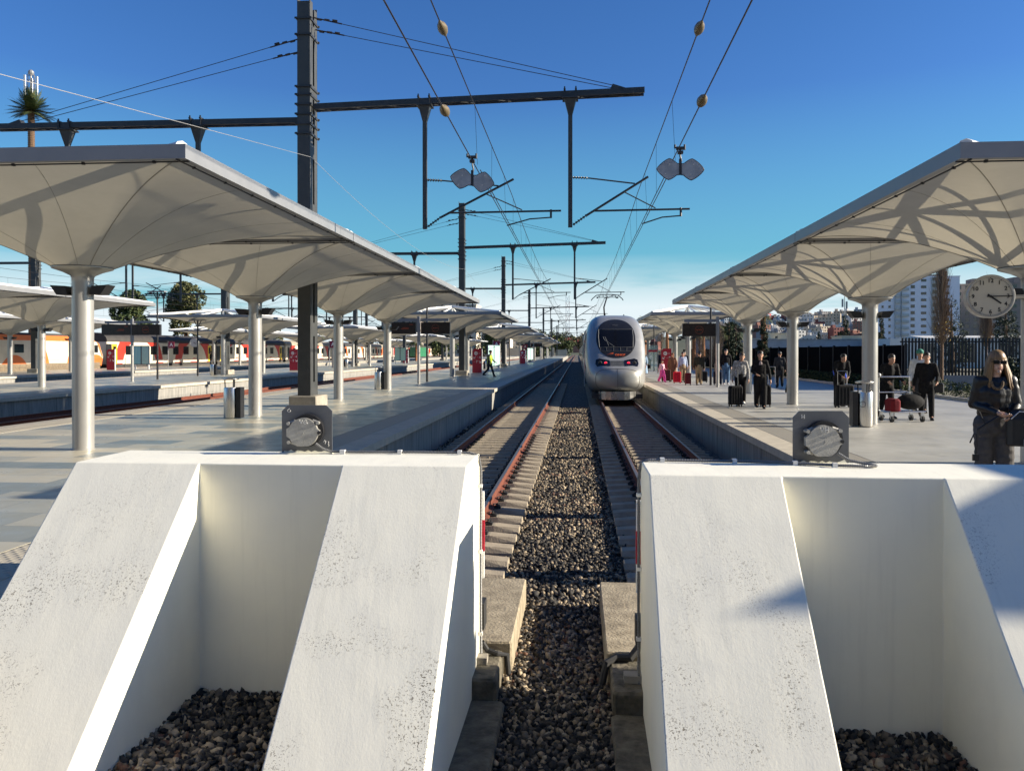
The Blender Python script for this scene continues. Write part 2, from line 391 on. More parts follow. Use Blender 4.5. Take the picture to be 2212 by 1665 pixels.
def platform(name, x0, x1, y0, y1, surf, edges, tact):
    """slab with overhanging coping, tactile strip and wall below"""
    root = MB(); root.box(x0 + .10, x1 - .10, y0, y1, -1.0, -.14)
    o = struct(name, root, M_WALL)
    s = MB(); ins0 = 1.1 if 'r0' in edges else 0; ins1 = 1.1 if 'r1' in edges else 0
    s.box(x0 + ins0, x1 - ins1, y0, y1, -.14, 0); s.build('paving', surf, o)
    for e in edges:
        sg = 1 if e == 'r0' else -1; xe = x0 if e == 'r0' else x1
        c = MB(); y = y0
        while y < min(y1, 130):                 # coping stones with open joints
            a, b_ = sorted((xe, xe + sg*.5)); c.box(a, b_, y, min(y1, y + 1.995), -.14, 0); y += 2
        if y1 > 130: a, b_ = sorted((xe, xe + sg*.5)); c.box(a, b_, y, y1, -.14, 0)
        c.build('coping', M_COPE, o)
        a, b_ = sorted((xe + sg*.504, xe + sg*1.07)); MB().box(a, b_, y0, y1, -.14, .003).build('tactile_strip', tact, o)
        a, b_ = sorted((xe + sg*1.07, xe + sg*1.10)); MB().box(a, b_, y0, y1, -.14, -.004).build('drain_slot', M_BLACK, o)
        # joints in the retaining wall
        j = MB(); xf = xe + sg*.10 - sg*.003
        for k in range(40):
            yy = y0 + 2.5*k + 1.2
            if yy < y1: j.box(min(xf, xf+sg*.01), max(xf, xf+sg*.01), yy, yy+.015, -1.0, -.16)
        j.build('wall_joint', M_BLACK, o)
    return o
platform('left_platform', -13.1, -3.77, 2.4, 330, M_TILE, ['r0', 'r1'], M_TACTL)
platform('right_platform', 3.49, 13.2, 2.4, 330, M_SLAB, ['r0'], M_TACT)
platform('second_left_platform', -31.0, -21.0, 2.4, 330, M_TILE, ['r0', 'r1'], M_TACTL)
platform('third_left_platform', -48.9, -38.9, 2.4, 330, M_TILE, ['r0', 'r1'], M_TACTL)
struct('concourse', MB().box(-80, 60, -40, 2.4, -1.0, 0), mat('pale_concourse_paving', (.66, .64, .57), .5, var=.08, vscale=.5))
struct('forecourt_paving', MB().box(13.2, 60, 2.4, 300, -1.0, -.03), mat('forecourt_ground', (.16, .15, .11), .9, var=.3, vscale=.6))

# ================================================================== TRACKS
TR = [-2.12, 1.843]
M_RUST = mat('rusty_rail_steel', (.15, .042, .022), .8, .1, var=.3, vscale=8, bump=.2)
M_RTOP = mat('worn_rail_head', (.19, .15, .125), .38, .7, var=.25, vscale=5)
def rail(xc, y0, y1, label, group):
    prof = [(-.075, -.17), (.075, -.17), (.075, -.155), (.012, -.13), (.010, -.05), (.034, -.038), (.036, -.006), (.028, 0), (-.028, 0), (-.036, -.006), (-.034, -.038), (-.010, -.05), (-.012, -.13), (-.075, -.155)]
    m = MB(); n = len(prof)
    vs = [(xc + p[0], y, ZR + p[1]) for y in (y0, y1) for p in prof]
    for i in range(n):
        m.cur = 1 if i == 7 else 0
        m.add([vs[i], vs[(i+1) % n], vs[n+(i+1) % n], vs[n+i]], [(0, 3, 2, 1)])
    m.cur = 0; m.add(vs[:n], [tuple(range(n))])
    o = m.build('rail', [M_RUST, M_RTOP]); return tag(o, label, 'rail', group)
names = {-2.12: 'empty track beside the left platform', 1.843: 'track under the silver train'}
for xt in TR:
    for s, w_ in ((-1, 'left'), (1, 'right')):
        rail(xt + s*.75, 6.1 if s*xt < 0 else 6.1, 600, '%s rusty rail of the %s' % (w_, names[xt]), 'rails between the two near platforms')
for k, xt in enumerate((-14.95, -19.15, -32.85, -37.05, -50.75)):
    for s, w_ in ((-1, 'left'), (1, 'right')):
        pl = ['track just left of the first left platform', 'track in front of the second left platform wall', 'track behind the second left platform', 'track in front of the third left platform wall', 'track under the orange and white train'][k]
        rail(xt + s*.75, 6, 500, '%s brown rail of the %s' % (w_, pl), 'rails of the far left tracks')
M_SLP = mat('sleeper_concrete', (.40, .335, .235), .85, col2=(.27, .225, .165), vscale=5, bump=.4, bscale=50)
def sleeper_mesh():
    m = MB(); xs = [-1.3, -.95, -.45, .45, .95, 1.3]; hb = [.15, .15, .12, .12, .15, .15]; ht = [.10, .11, .08, .08, .11, .10]; zt = [-.025, 0, -.035, -.035, 0, -.025]
    vs = []
    for x, b_, t_, z in zip(xs, hb, ht, zt):
        vs += [(x, -b_, -.21), (x, -b_, -.08), (x, -t_, z), (x, t_, z), (x, b_, -.08), (x, b_, -.21)]
    fs = [(5,4,3,2,1,0), tuple(range(30, 36))]
    for k in range(5):
        for i in range(5): fs.append((k*6+i, k*6+i+1, (k+1)*6+i+1, (k+1)*6+i))
    fs = [tuple(reversed(f)) for f in fs]
    m.add(vs, fs); return m
clipm = MB(); clipm.tube([(-.05,-.05,.01),(-.06,.02,.05),(-.02,.06,.055),(.03,.03,.035),(.05,-.05,.03),(.0,-.06,.05),(-.04,0,.02)], .011, 5); clipm.box(-.06,.06,-.08,.08,-.005,.02); clipm.cyl((0,0,.0),(0,0,.07),.018,n=8)
sl = empty('sleeper', (0, 0, -.74)); tag(sl, 'concrete sleeper', 'sleeper', 'sleepers')
sleeper_mesh().build('concrete_block', M_SLP, sl)
cm = clipm.mesh('rail_clip', M_RUBBER)
for x in (-.86, -.64, .64, .86):
    c = bpy.data.objects.new('rail_clip', cm); COL.objects.link(c); c.parent = sl; c.location = (x, 0, 0)
    if x < 0: c.scale = (-1, 1, 1)
plain = sleeper_mesh().mesh('sleeper', M_SLP)
rnd = random.Random(4)
for xt in TR:
    for i in range(92):
        y = 8.35 + .6*i
        lb = 'tan concrete sleeper in the ladder of sleepers under the %s' % names[xt]
        gp = 'sleepers of the %s' % names[xt]
        if i < 26:
            o = sl if (xt == TR[0] and i == 0) else copy_tree(sl)
            o.location = (xt, y + rnd.uniform(-.015, .015), -.74)
        else:
            o = bpy.data.objects.new('sleeper', plain); COL.objects.link(o); o.location = (xt, y, -.74)
        o.rotation_euler = (0, 0, rnd.uniform(-.008, .008)); tag(o, lb, 'sleeper', gp)
for i in range(60):
    o = bpy.data.objects.new('sleeper', plain); COL.objects.link(o); o.location = (-19.15, 17 + .6*i, -.74)
    tag(o, 'concrete sleeper under the track before the second left platform wall', 'sleeper', 'sleepers of the track before the second left platform wall')

# ---- ballast stones: thousands of small faceted rocks
def icos():
    p = (1 + 5**.5)/2
    v = np.array([(-1,p,0),(1,p,0),(-1,-p,0),(1,-p,0),(0,-1,p),(0,1,p),(0,-1,-p),(0,1,-p),(p,0,-1),(p,0,1),(-p,0,-1),(-p,0,1)], float)
    v /= np.linalg.norm(v[0])
    f = np.array([(0,11,5),(0,5,1),(0,1,7),(0,7,10),(0,10,11),(1,5,9),(5,11,4),(11,10,2),(10,7,6),(7,1,8),(3,9,4),(3,4,2),(3,2,6),(3,6,8),(3,8,9),(4,9,5),(2,4,11),(6,2,10),(8,6,7),(9,8,1)])
    return v, f
IV, IF = icos()
def rocks(regions, seed=1):
    rs = np.random.RandomState(seed); V = []; F = []; off = 0
    for (x0, x1, y0, y1, z, dens, r0, r1) in regions:
        n = int((x1-x0)*(y1-y0)*dens)
        c = np.stack([rs.uniform(x0, x1, n), rs.uniform(y0, y1, n), z + rs.uniform(-.012, .022, n)], 1)
        sc = rs.uniform(r0, r1, (n, 1, 1)) * rs.uniform(.5, 1.35, (n, 1, 3)) * np.array([1, 1, .8])
        ang = rs.uniform(0, 2*np.pi, (n, 3)); ca, sa = np.cos(ang), np.sin(ang)
        Rz = np.zeros((n,3,3)); Rz[:,0,0]=ca[:,0]; Rz[:,0,1]=-sa[:,0]; Rz[:,1,0]=sa[:,0]; Rz[:,1,1]=ca[:,0]; Rz[:,2,2]=1
        Rx = np.zeros((n,3,3)); Rx[:,1,1]=ca[:,1]; Rx[:,1,2]=-sa[:,1]; Rx[:,2,1]=sa[:,1]; Rx[:,2,2]=ca[:,1]; Rx[:,0,0]=1
        v = IV[None] * rs.uniform(.5, 1.25, (n, 12, 1)) * sc
        v = np.einsum('nij,nkj->nki', Rz @ Rx, v) + c[:, None]
        V.append(v.reshape(-1, 3)); F.append((IF[None] + (off + np.arange(n)*12)[:, None, None]).reshape(-1, 3)); off += n*12
    return np.concatenate(V), np.concatenate(F)
v, f = rocks([
    (-.62, .30, 3.6, 8.2, -.865, 1900, .015, .033),
    (-.9, .65, 8.2, 14, -.865, 800, .020, .040),
    (-.9, .65, 14, 24, -.865, 420, .026, .046),
    (-.9, .65, 24, 37, -.865, 230, .035, .055),
    (-3.66, -3.2, 9, 36, -.84, 170, .035, .055),
    (-1.25, -.9, 6.2, 8.4, -.865, 450, .03, .05), (.25, 1.2, 6.0, 8.2, -.865, 450, .03, .05),
    (-3.1, -.9, 12, 24, -.845, 70, .025, .042), (-3.1, -.9, 24, 36, -.845, 50, .025, .042),
    (.65, 3.1, 12, 24, -.845, 80, .025, .042), (.65, 3.1, 24, 36, -.845, 60, .025, .042),
    (-2.7, -1.6, 3.6, 5.5, -.70, 1500, .016, .036), (1.2, 2.4, 3.6, 5.3, -.70, 1500, .016, .036)], 3)
tag(npmesh('ballast', v, f, M_STONE), 'grey and tan crushed stone ballast between and beside the rails', 'ballast', None, 'stuff')

# ================================================================== CONCRETE BEAMS BETWEEN THE BUFFER STOPS
def beam(label, side):
    o = empty('concrete_beam', (0, 0, 0)); tag(o, label, 'concrete beam', 'ground beams between the buffer stops')
    if side < 0:
        MB().bevbox(-1.25, -.52, 6.35, 8.15, -.95, -.60, .015).build('end_block', M_BLOCK, o)
        MB().bevbox(-1.25, -.585, 5.75, 6.34, -.95, -.655, .02).build('middle_block', M_MOSS, o)
        MB().bevbox(-1.4, -.52, 2.6, 5.74, -.98, -.80, .02).build('kerb', M_MOSS, o)
        MB().tube([(-.74,6.2,-.55),(-.70,6.22,-.62),(-.62,6.2,-.64),(-.55,6.24,-.66),(-.535,6.22,-.8)], .022, 8).build('hose', M_RUBBER, o)
        MB().box(-.9,-.68,6.0,6.1,-.652,-.60).build('steel_bracket', M_CONC, o)
        MB().tube([(-.95,7.5,-.598),(-.93,7.52,-.57),(-.90,7.53,-.545)], .008, 6).build('steel_pin', M_RUST, o)
    else:
        MB().bevbox(.22, 1.0, 6.2, 8.1, -.95, -.60, .015).build('end_block', M_BLOCK, o)
        MB().bevbox(.245, 1.0, 5.6, 6.19, -.95, -.655, .02).build('middle_block', M_MOSS, o)
        MB().bevbox(.23, 1.1, 2.6, 5.59, -.98, -.80, .02).build('kerb', M_MOSS, o)
        MB().tube([(.47,6.2,-.55),(.40,6.15,-.62),(.30,6.17,-.63),(.22,6.12,-.65),(.18,6.08,-.8)], .03, 8).build('hose', M_RUBBER, o)
        MB().box(.33,.55,5.75,5.85,-.652,-.60).build('steel_bracket', M_CONC, o)
    return o
beam('stained concrete ground beam left of the gravel gap, along the left white buffer stop', -1)
beam('stained concrete ground beam right of the gravel gap, along the right white buffer stop', 1)

# ================================================================== BUFFER STOPS
import bmesh
def buffer_stop(xs, yf, yb, zt, slope, label, flare0, flare1):
    root = empty('buffer_stop', (0, 0, -.95)); tag(root, label, 'buffer stop', 'white concrete buffer stops')
    zb = -.98; yfb = yf - (zt - zb)/slope
    bm = bmesh.new()
    def P(x, y, z): return bm.verts.new((x, y, z + .95))
    Tb = [P(x, yb, zt) for x in xs]; Tf = [P(x, yf, zt) for x in xs]; Bb = [P(x, yb, zb) for x in xs]
    fx = [xs[0]+flare0, xs[1], xs[2], xs[3]+flare1]
    Bf = [P(x, yfb, zb) for x in fx]
    Rf = {i: P(xs[i], yf, zb) for i in (1, 2)}
    for k in range(3): bm.faces.new((Tb[k], Tf[k], Tf[k+1], Tb[k+1])); bm.faces.new((Tb[k+1], Bb[k+1], Bb[k], Tb[k]))
    bm.faces.new((Tf[0], Bf[0], Bf[1], Tf[1])); bm.faces.new((Tf[2], Bf[2], Bf[3], Tf[3]))
    bm.faces.new((Tf[1], Rf[1], Rf[2], Tf[2]))
    bm.faces.new((Tf[1], Bf[1], Rf[1])); bm.faces.new((Tf[2], Rf[2], Bf[2]))
    bm.faces.new((Tb[0], Bb[0], Bf[0], Tf[0])); bm.faces.new((Tf[3], Bf[3], Bb[3], Tb[3]))
    bmesh.ops.recalc_face_normals(bm, faces=bm.faces)
    ed = [e for e in bm.edges if len(e.link_faces) == 2 and e.calc_face_angle() > R(20)]
    bmesh.ops.bevel(bm, geom=ed, offset=.009, segments=2, profile=.5, affect='EDGES')
    # chip the arrises a little
    bmesh.ops.subdivide_edges(bm, edges=[e for e in bm.edges if e.calc_length() > .25], cuts=14, use_grid_fill=True)
    from mathutils import noise as mn
    for v_ in bm.verts:
        q = mn.noise(v_.co*6.0)*.0015
        v_.co += v_.normal*q if v_.normal.length > 0 else Vector((0,0,0))
    me = bpy.data.meshes.new('concrete_body'); bm.to_mesh(me); bm.free(); me.materials.append(M_BUF)
    o = bpy.data.objects.new('concrete_body', me); COL.objects.link(o); o.parent = root
    return root
BL = buffer_stop([-3.57, -2.655, -1.63, -.755], 5.47, 6.17, .915, .955, 'white concrete buffer stop closing the left track, with the VG lamp on top', .02, -.03)
BR = buffer_stop([.455, 1.285, 2.27, 3.25], 5.20, 5.88, .915, 1.06, 'white concrete buffer stop closing the right track, with the VH lamp on top', -.03, .03)
# striker plates with red and white board on the back, seen edge-on past each inner end
for root, x0, x1, yb in ((BL, -1.15, -.722, 6.17), (BR, .425, .85, 5.88)):
    p = MB().box(x0, x1, yb+.012, yb+.045, -.05+.95, .62+.95).build('warning_board', M_WHITE, root)
    MB().box(x0-.003, x1+.003, yb+.009, yb+.048, .16+.95, .40+.95).build('red_band', M_RED, p)
    MB().box(x0, x1, yb+.010, yb+.19, -.45+.95, -.25+.95).build('buffer_pad', M_RUBBER, root)

# lamp units bolted on top
M_PLATE = mat('grey_lamp_plate', (.115, .12, .128), .42, .15, var=.12, vscale=9)
M_CAST = mat('cast_aluminium', (.36, .35, .32), .5, .5, var=.18, vscale=14, bump=.25, bscale=120)
M_CHALK = mat('chalk_marks', (.62, .61, .58), .9, var=0)
def stroke(parent, pts, r=.004, y=0, m=None, name='marking'):
    q = MB(); q.tube([(p[0], y, p[1]) for p in pts], r, 5); return q.build(name, m or M_CHALK, parent)
def lampunit(loc, rz, mark, small, label, mirror):
    o = empty('buffer_lamp', loc, rz); tag(o, label, 'buffer lamp', 'lamp units on the buffer stops')
    W, H, c = .195, .37, .045
    MB().prism([(-W, 0), (W, 0), (W, H-c), (W-c, H), (-W+c, H), (-W, H-c)], .0, .012).build('back_plate', M_PLATE, o)
    MB().box(-W-.012, W+.012, -.05, .012, -.001, .006).build('base_flange', M_BUF, o)
    cx, cz, r = -.01, .165, .112
    ring = MB().cyl((cx+.02, -.003, cz+.012), (cx+.02, -.045, cz+.012), r*1.15, r*1.12, 36); ring.build('lamp_ring', M_BLACK, o, True)
    poly = []
    for i in range(48):
        t = 2*math.pi*i/48; x = r*math.cos(t); z = r*math.sin(t)
        if z < -r*.93: z = -r*.93
        if x < -r*.80 and abs(z) < .038: x = -r*1.13
        if x > r*.92 and abs(z) < .022: x = r*1.14
        poly.append((cx + x, cz + z))
    d = MB().prism(poly, -.085, -.046).build('lamp_cover', M_CAST, o)
    for (bx, bz) in ((r*1.10, 0), (-r*1.0, r*.62), (r*1.0, r*.66), (-r*.98, -r*.66)):
        MB().cyl((cx+bx, -.093, cz+bz), (cx+bx, -.03, cz+bz), .013, n=10).build('lug', M_CAST if bx < 0 or bz else M_BLACK, o, True)
    for (x0, z0, x1, z1) in ((-r*.6, r*.8, -r*1.0, r*.62), (r*.6, r*.82, r*1.02, r*.68), (-r*.6, -r*.8, -r*.98, -r*.66)):
        MB().tube([(cx+x0, -.05, cz+z0), (cx+x1, -.05, cz+z1)], .011, 6).build('clamp_arm', M_CAST, o, True)
    yy = -.0865
    if mark == 'VG':
        stroke(o, [(-.035,.262),(-.023,.234),(-.012,.262)], .0028, yy); stroke(o, [(.022,.255),(.012,.262),(.0,.255),(-.003,.243),(.004,.234),(.016,.234),(.022,.242),(.012,.244),(.024,.243),(.026,.234)], .0025, yy)
        stroke(o, [(-.135,.345),(-.148,.335),(-.150,.322),(-.140,.315),(-.128,.322),(-.126,.332),(-.134,.331)], .0022, -.002)
        stroke(o, [(.13,.085),(.138,.098),(.146,.09),(.14,.07)], .003, -.002); stroke(o, [(.165,.09),(.17,.08),(.163,.07),(.172,.06),(.166,.05)], .0022, -.002)
    else:
        stroke(o, [(-.04,.262),(-.026,.232),(-.014,.262)], .0026, yy); stroke(o, [(-.003,.262),(-.003,.230)], .0026, yy); stroke(o, [(.017,.262),(.017,.230)], .0026, yy); stroke(o, [(-.003,.246),(.017,.246)], .0026, yy)
        stroke(o, [(-.135,.345),(-.135,.318)], .0026, -.002); stroke(o, [(-.118,.345),(-.118,.316)], .0026, -.002); stroke(o, [(-.135,.331),(-.118,.331)], .0024, -.002)
    stroke(o, [(cx-.022,cz+.022),(cx-.012,cz+.028),(cx-.005,cz+.020),(cx+.006,cz+.028),(cx+.018,cz+.024)], .0018, yy, M_CAST, 'cast_mark')
    stroke(o, [(cx-.005,cz-.004),(cx+.006,cz+.004),(cx+.003,cz-.012),(cx-.004,cz-.02)], .0018, yy, M_CAST, 'cast_mark')
    # torn paint and sealant at the foot of the plate
    rs = random.Random(7); q = MB(); pts = [(-W+.01, .002)]
    for i in range(14): pts.append((-W+.02+i*.026, .008+rs.random()*.026))
    pts.append((W-.01, .002)); q.prism(pts, -.004, -.0005); q.build('sealant', M_BUF, o)
    return o
lampunit((-2.095, 6.10, .916), R(4.5), 'VG', '', 'grey octagonal plate with round cast lamp cover marked VG on the left buffer stop', 0)
lampunit((1.70, 5.80, .916), R(4.5), 'VH', '', 'grey octagonal plate with round cast lamp cover marked VH on the right buffer stop', 1)
# ribbed flexible conduits
def conduit(pts, label, clips):
    o = empty('flexible_conduit', pts[0]); tag(o, label, 'conduit', 'ribbed cable conduits on the buffer stops')
    P_ = [Vector(p) for p in pts]; dense = []; rr = []
    for a, b_ in zip(P_, P_[1:]):
        n = max(2, int((b_-a).length/.0055))
        for i in range(n): dense.append(a.lerp(b_, i/n) - P_[0])
    # round the corners
    for _ in range(6): dense = [dense[0]] + [(dense[i-1]+dense[i]*2+dense[i+1])/4 for i in range(1, len(dense)-1)] + [dense[-1]]
    for i in range(len(dense)): rr.append(.0115 if i % 2 else .0085)
    MB().tube(dense, rr, 8).build('ribbed_hose', mat('grey_conduit', (.15, .15, .15), .4, .2, var=.2), o)
    for (c, d) in clips: MB().cbox(Vector(c)-P_[0], d).build('clip', M_WHITEST, o)
    return o
conduit([(-2.0,6.02,1.0),(-1.95,6.03,.96),(-1.89,6.06,.932),(-1.7,6.07,.93),(-1.25,6.09,.932),(-.82,6.10,.930),(-.755,6.10,.91),(-.735,6.10,.8),(-.737,6.09,.3),(-.738,6.1,-.35),(-.735,6.1,-.62)],
    'grey ribbed conduit from the VG lamp down the left buffer stop',
    [((-1.80,6.06,.93),(.04,.035,.035)),((-1.36,6.085,.93),(.03,.04,.035)),((-.9,6.10,.93),(.03,.04,.035)),((-.738,6.09,.68),(.03,.035,.025)),((-.738,6.09,.18),(.03,.035,.025)),((-.738,6.1,-.45),(.03,.035,.025))])
conduit([(1.79,5.72,1.0),(1.86,5.70,.955),(1.98,5.68,.932),(2.02,5.63,.93),(1.94,5.60,.93),(1.77,5.62,.93),(1.62,5.68,.93),(1.4,5.74,.93),(1.2,5.77,.93),(.8,5.79,.93),(.5,5.80,.930),(.45,5.80,.91),(.434,5.80,.8),(.434,5.8,.3),(.434,5.8,-.35),(.434,5.75,-.70)],
    'grey ribbed conduit looping beside the VH lamp and down the right buffer stop',
    [((1.74,5.625,.93),(.03,.035,.035)),((1.5,5.715,.93),(.03,.035,.035)),((1.1,5.775,.93),(.03,.035,.035)),((.6,5.795,.93),(.03,.035,.035)),((.436,5.80,.68),(.035,.03,.025)),((.436,5.80,.15),(.035,.03,.025)),((.436,5.8,-.35),(.035,.03,.025))])
# ================================================================== CANOPIES
def membrane_mat():
    m = bpy.data.materials.new('translucent_membrane'); t, b = nodes_of(m); n = t.nodes.new; l = t.links.new
    b.inputs['Base Color'].default_value = (.46, .43, .355, 1); b.inputs['Roughness'].default_value = .6; b.inputs['Specular IOR Level'].default_value = .25
    tr = n('ShaderNodeBsdfTranslucent'); tr.inputs[0].default_value = (.44, .40, .31, 1)
    g = n('ShaderNodeNewGeometry'); no = n('ShaderNodeTexNoise'); no.inputs['Scale'].default_value = .5; no.inputs['Detail'].default_value = 4; l(g.outputs['Position'], no.inputs['Vector'])
    r = n('ShaderNodeMapRange'); r.inputs[3].default_value = .20; r.inputs[4].default_value = .30; l(no.outputs[0], r.inputs[0])
    mx_ = n('ShaderNodeMixShader'); l(r.outputs[0], mx_.inputs[0]); l(b.outputs[0], mx_.inputs[1]); l(tr.outputs[0], mx_.inputs[2])
    n3 = n('ShaderNodeTexNoise'); n3.inputs['Scale'].default_value = 1.3; n3.inputs['Detail'].default_value = 7; n3.inputs['Roughness'].default_value = .7; l(g.outputs['Position'], n3.inputs['Vector'])
    cr = n('ShaderNodeMapRange'); cr.inputs[1].default_value = .3; cr.inputs[2].default_value = .7; l(n3.outputs[0], cr.inputs[0])
    cm = n('ShaderNodeMixRGB'); l(cr.outputs[0], cm.inputs[0]); cm.inputs[1].default_value = (.42, .40, .335, 1); cm.inputs[2].default_value = (.50, .48, .41, 1); l(cm.outputs[0], b.inputs['Base Color'])
    bp = n('ShaderNodeBump'); bp.inputs['Strength'].default_value = .25; bp.inputs['Distance'].default_value = .03; l(no.outputs[0], bp.inputs['Height']); l(bp.outputs[0], b.inputs['Normal'])
    l(mx_.outputs[0], t.nodes['Material Output'].inputs[0]); return m
M_MEMB = membrane_mat()
M_SEAM = mat('membrane_seam', (.25, .23, .19), .8, var=0)
def canopy_proto(hx, hy, zc, zf, lab):
    """column at the origin, square frame +-hx, +-hy; zc = ring height, zf = lower edge of fascia"""
    root = empty('canopy', (0, 0, 0)); tag(root, lab, 'canopy')
    rc = .47
    MB().lathe([(.19, 0), (.19, .012), (.175, .02), (.175, zc-.25)], 28).build('column', M_COLUMN, root, True)
    MB().lathe([(.176, zc-.25), (.177, zc-.17), (.20, zc-.135), (.32, zc-.075), (rc+.01, zc-.022), (rc+.02, zc-.012), (rc+.02, zc-.002), (rc-.05, zc-.002)], 40).build('capital', M_COLUMN, root, True)
    MB().lathe([(rc+.012, zc-.001), (rc+.014, zc+.022)], 40).build('clamp_ring', M_BLACK, root, True)
    na, nr = 96, 16; vs = []; fs = []
    def memb(phi, s):
        c, q = math.cos(phi), math.sin(phi)
        Rb = min(hx/abs(c) if abs(c) > 1e-6 else 1e9, hy/abs(q) if abs(q) > 1e-6 else 1e9) - .03
        rr = rc + (Rb - rc)*s
        rmid = min(hx, hy)
        # anticlastic profile: steep at the ring, flat at the frame
        x = (rr - rc)/(Rb - rc)
        return (rr*c, rr*q, zc + (zf + .05 - zc)*(1 - (1 - x)**2.15))
    for k in range(nr+1):
        for i in range(na): vs.append(memb(2*math.pi*i/na, k/nr))
    for k in range(nr):
        for i in range(na):
            j = (i+1) % na; fs.append((k*na+i, k*na+j, (k+1)*na+j, (k+1)*na+i))
    MB().add(vs, fs).build('membrane', M_MEMB, root, True)
    # seams from the corners down to the ring
    sm = MB()
    for a in (math.atan2(hy, hx), math.pi-math.atan2(hy, hx), math.pi+math.atan2(hy, hx), -math.atan2(hy, hx)):
        pts = [memb(a, k/24) for k in range(25)]; sm.tube([(p[0], p[1], p[2]-.004) for p in pts], .007, 4)
    for a in (math.atan2(hy, hx*.45), math.pi-math.atan2(hy, hx*.45), math.pi+math.atan2(hy, hx*.45), -math.atan2(hy, hx*.45), math.atan2(hy*.45, hx), math.pi-math.atan2(hy*.45, hx), math.pi+math.atan2(hy*.45, hx), -math.atan2(hy*.45, hx)):
        pts = [memb(a, k/24) for k in range(25)]; sm.tube([(p[0], p[1], p[2]-.001) for p in pts], .0035, 4)
    sm.build('seam', M_SEAM, root)
    # frame fascia: hollow box with a thin lower flange
    t = .09; fz0, fz1 = zf, zf+.18
    fr = MB()
    fr.box(-hx, hx, -hy, -hy+t, fz0, fz1); fr.box(-hx, hx, hy-t, hy, fz0, fz1)
    fr.box(-hx, -hx+t, -hy+t, hy-t, fz0, fz1); fr.box(hx-t, hx, -hy+t, hy-t, fz0, fz1)
    for k in range(-4, 5):
        pass
    fr.build('fascia', M_FASC, root)
    ho = MB()
    for k in range(8):
        for sgn in (-1, 1):
            x = -hx + (k+.5)*2*hx/8; ho.cbox((x, sgn*(hy-.12), zf-.012), (.035, .035, .03))
            y = -hy + (k+.5)*2*hy/8; ho.cbox((sgn*(hx-.12), y, zf-.012), (.035, .035, .03))
    for (xx, yy, lx, ly) in ((0, -hy+.12, hx, .008), (0, hy-.12, hx, .008), (-hx+.12, 0, .008, hy), (hx-.12, 0, .008, hy)): ho.box(xx-lx, xx+lx, yy-ly, yy+ly, zf-.02, zf-.004)
    ho.build('edge_cable', M_BLACK, root)
    # raised truss above the membrane
    za = zf + .75
    MB().cyl((0,0,zc-.1), (0,0,za), .10, .085, 12).build('apex_post', M_WHITEST, root, True)
    for sx in (-1, 1):
        for sy in (-1, 1):
            m = MB(); m.tube([(sx*.05, sy*.05, za-.06), (sx*(hx-.1), sy*(hy-.1), zf+.16)], .085, 8); m.build('strut', M_WHITEST, root, True)
    for (x, y) in ((hx-.08, 0), (-hx+.08, 0), (0, hy-.08), (0, -hy+.08)):
        MB().tube([(0, 0, za-.1), (x, y, zf+.14)], .05, 8).build('strut', M_WHITEST, root, True)
    for (x, y) in ((hx*.55, hy*.55), (-hx*.55, hy*.55), (hx*.55, -hy*.55), (-hx*.55, -hy*.55)):
        MB().tube([(0, 0, zc+.25), (x, y, zf+.42)], .045, 6).build('stay', M_WHITEST, root, True)
    # uplights on both sides of the column
    for s in (-1, 1):
        q = MB(); zl = zc - .47
        a = [(s*.20, zl), (s*.24, zl+.15), (s*.52, zl+.165), (s*.40, zl)]
        if s < 0: a = a[::-1]
        q.prism(a, -.13, .13); q.cyl((s*.17, 0, zl+.03), (s*.24, 0, zl+.03), .03, n=8); q.build('uplight', M_BLACK, root)
    return root
pL = canopy_proto(3.747, 3.747, 3.16, 4.10, 'c')
pR = canopy_proto(2.64, 3.432, 2.97, 3.86, 'c')
# positions: (list of camera depths of the columns)
def row(proto, x, zs, plat, grp, rest_only=None, offset=0):
    for i, z in enumerate(zs):
        lab = '%s white funnel canopy on the %s' % (ORD[i+offset] if i+offset < 18 else 'far', plat)
        o = proto if i == 0 and proto.get('used') is None else copy_tree(proto, label=lab)
        proto['used'] = 1; o['label'] = lab; o['group'] = grp; o.location = (x, YZ(z, x), 0)
row(pL, -8.6, [14.05, 21.55, 29.05, 36.55, 55.4, 62.9, 88.2, 95.7, 121, 128.5, 154, 161.5, 187, 194.5, 225, 232.5], 'first platform left of the tracks', 'funnel canopies on the first platform left of the tracks')
row(pR, 6.9, [12.22, 19.09, 25.96, 32.83, 50.5, 57.3, 79, 86, 108, 115, 140, 147], 'platform right of the silver train', 'funnel canopies on the right platform')
row(pL, -26.0, [31.7, 39.2, 59.3, 66.8, 86, 93.5, 101, 108.5, 132, 139.5, 160, 167.5, 190, 197.5], 'second platform to the left', 'funnel canopies on the second platform to the left')
row(pL, -43.9, [55, 62.5, 70, 97.5, 105, 112.5, 128, 135.5, 160, 167.5, 192, 199.5], 'third platform to the left, by the orange train', 'funnel canopies on the third platform to the left')
for o in (pL, pR):
    if 'used' in o: del o['used']
for o in COL.objects:
    if 'used' in o: del o['used']

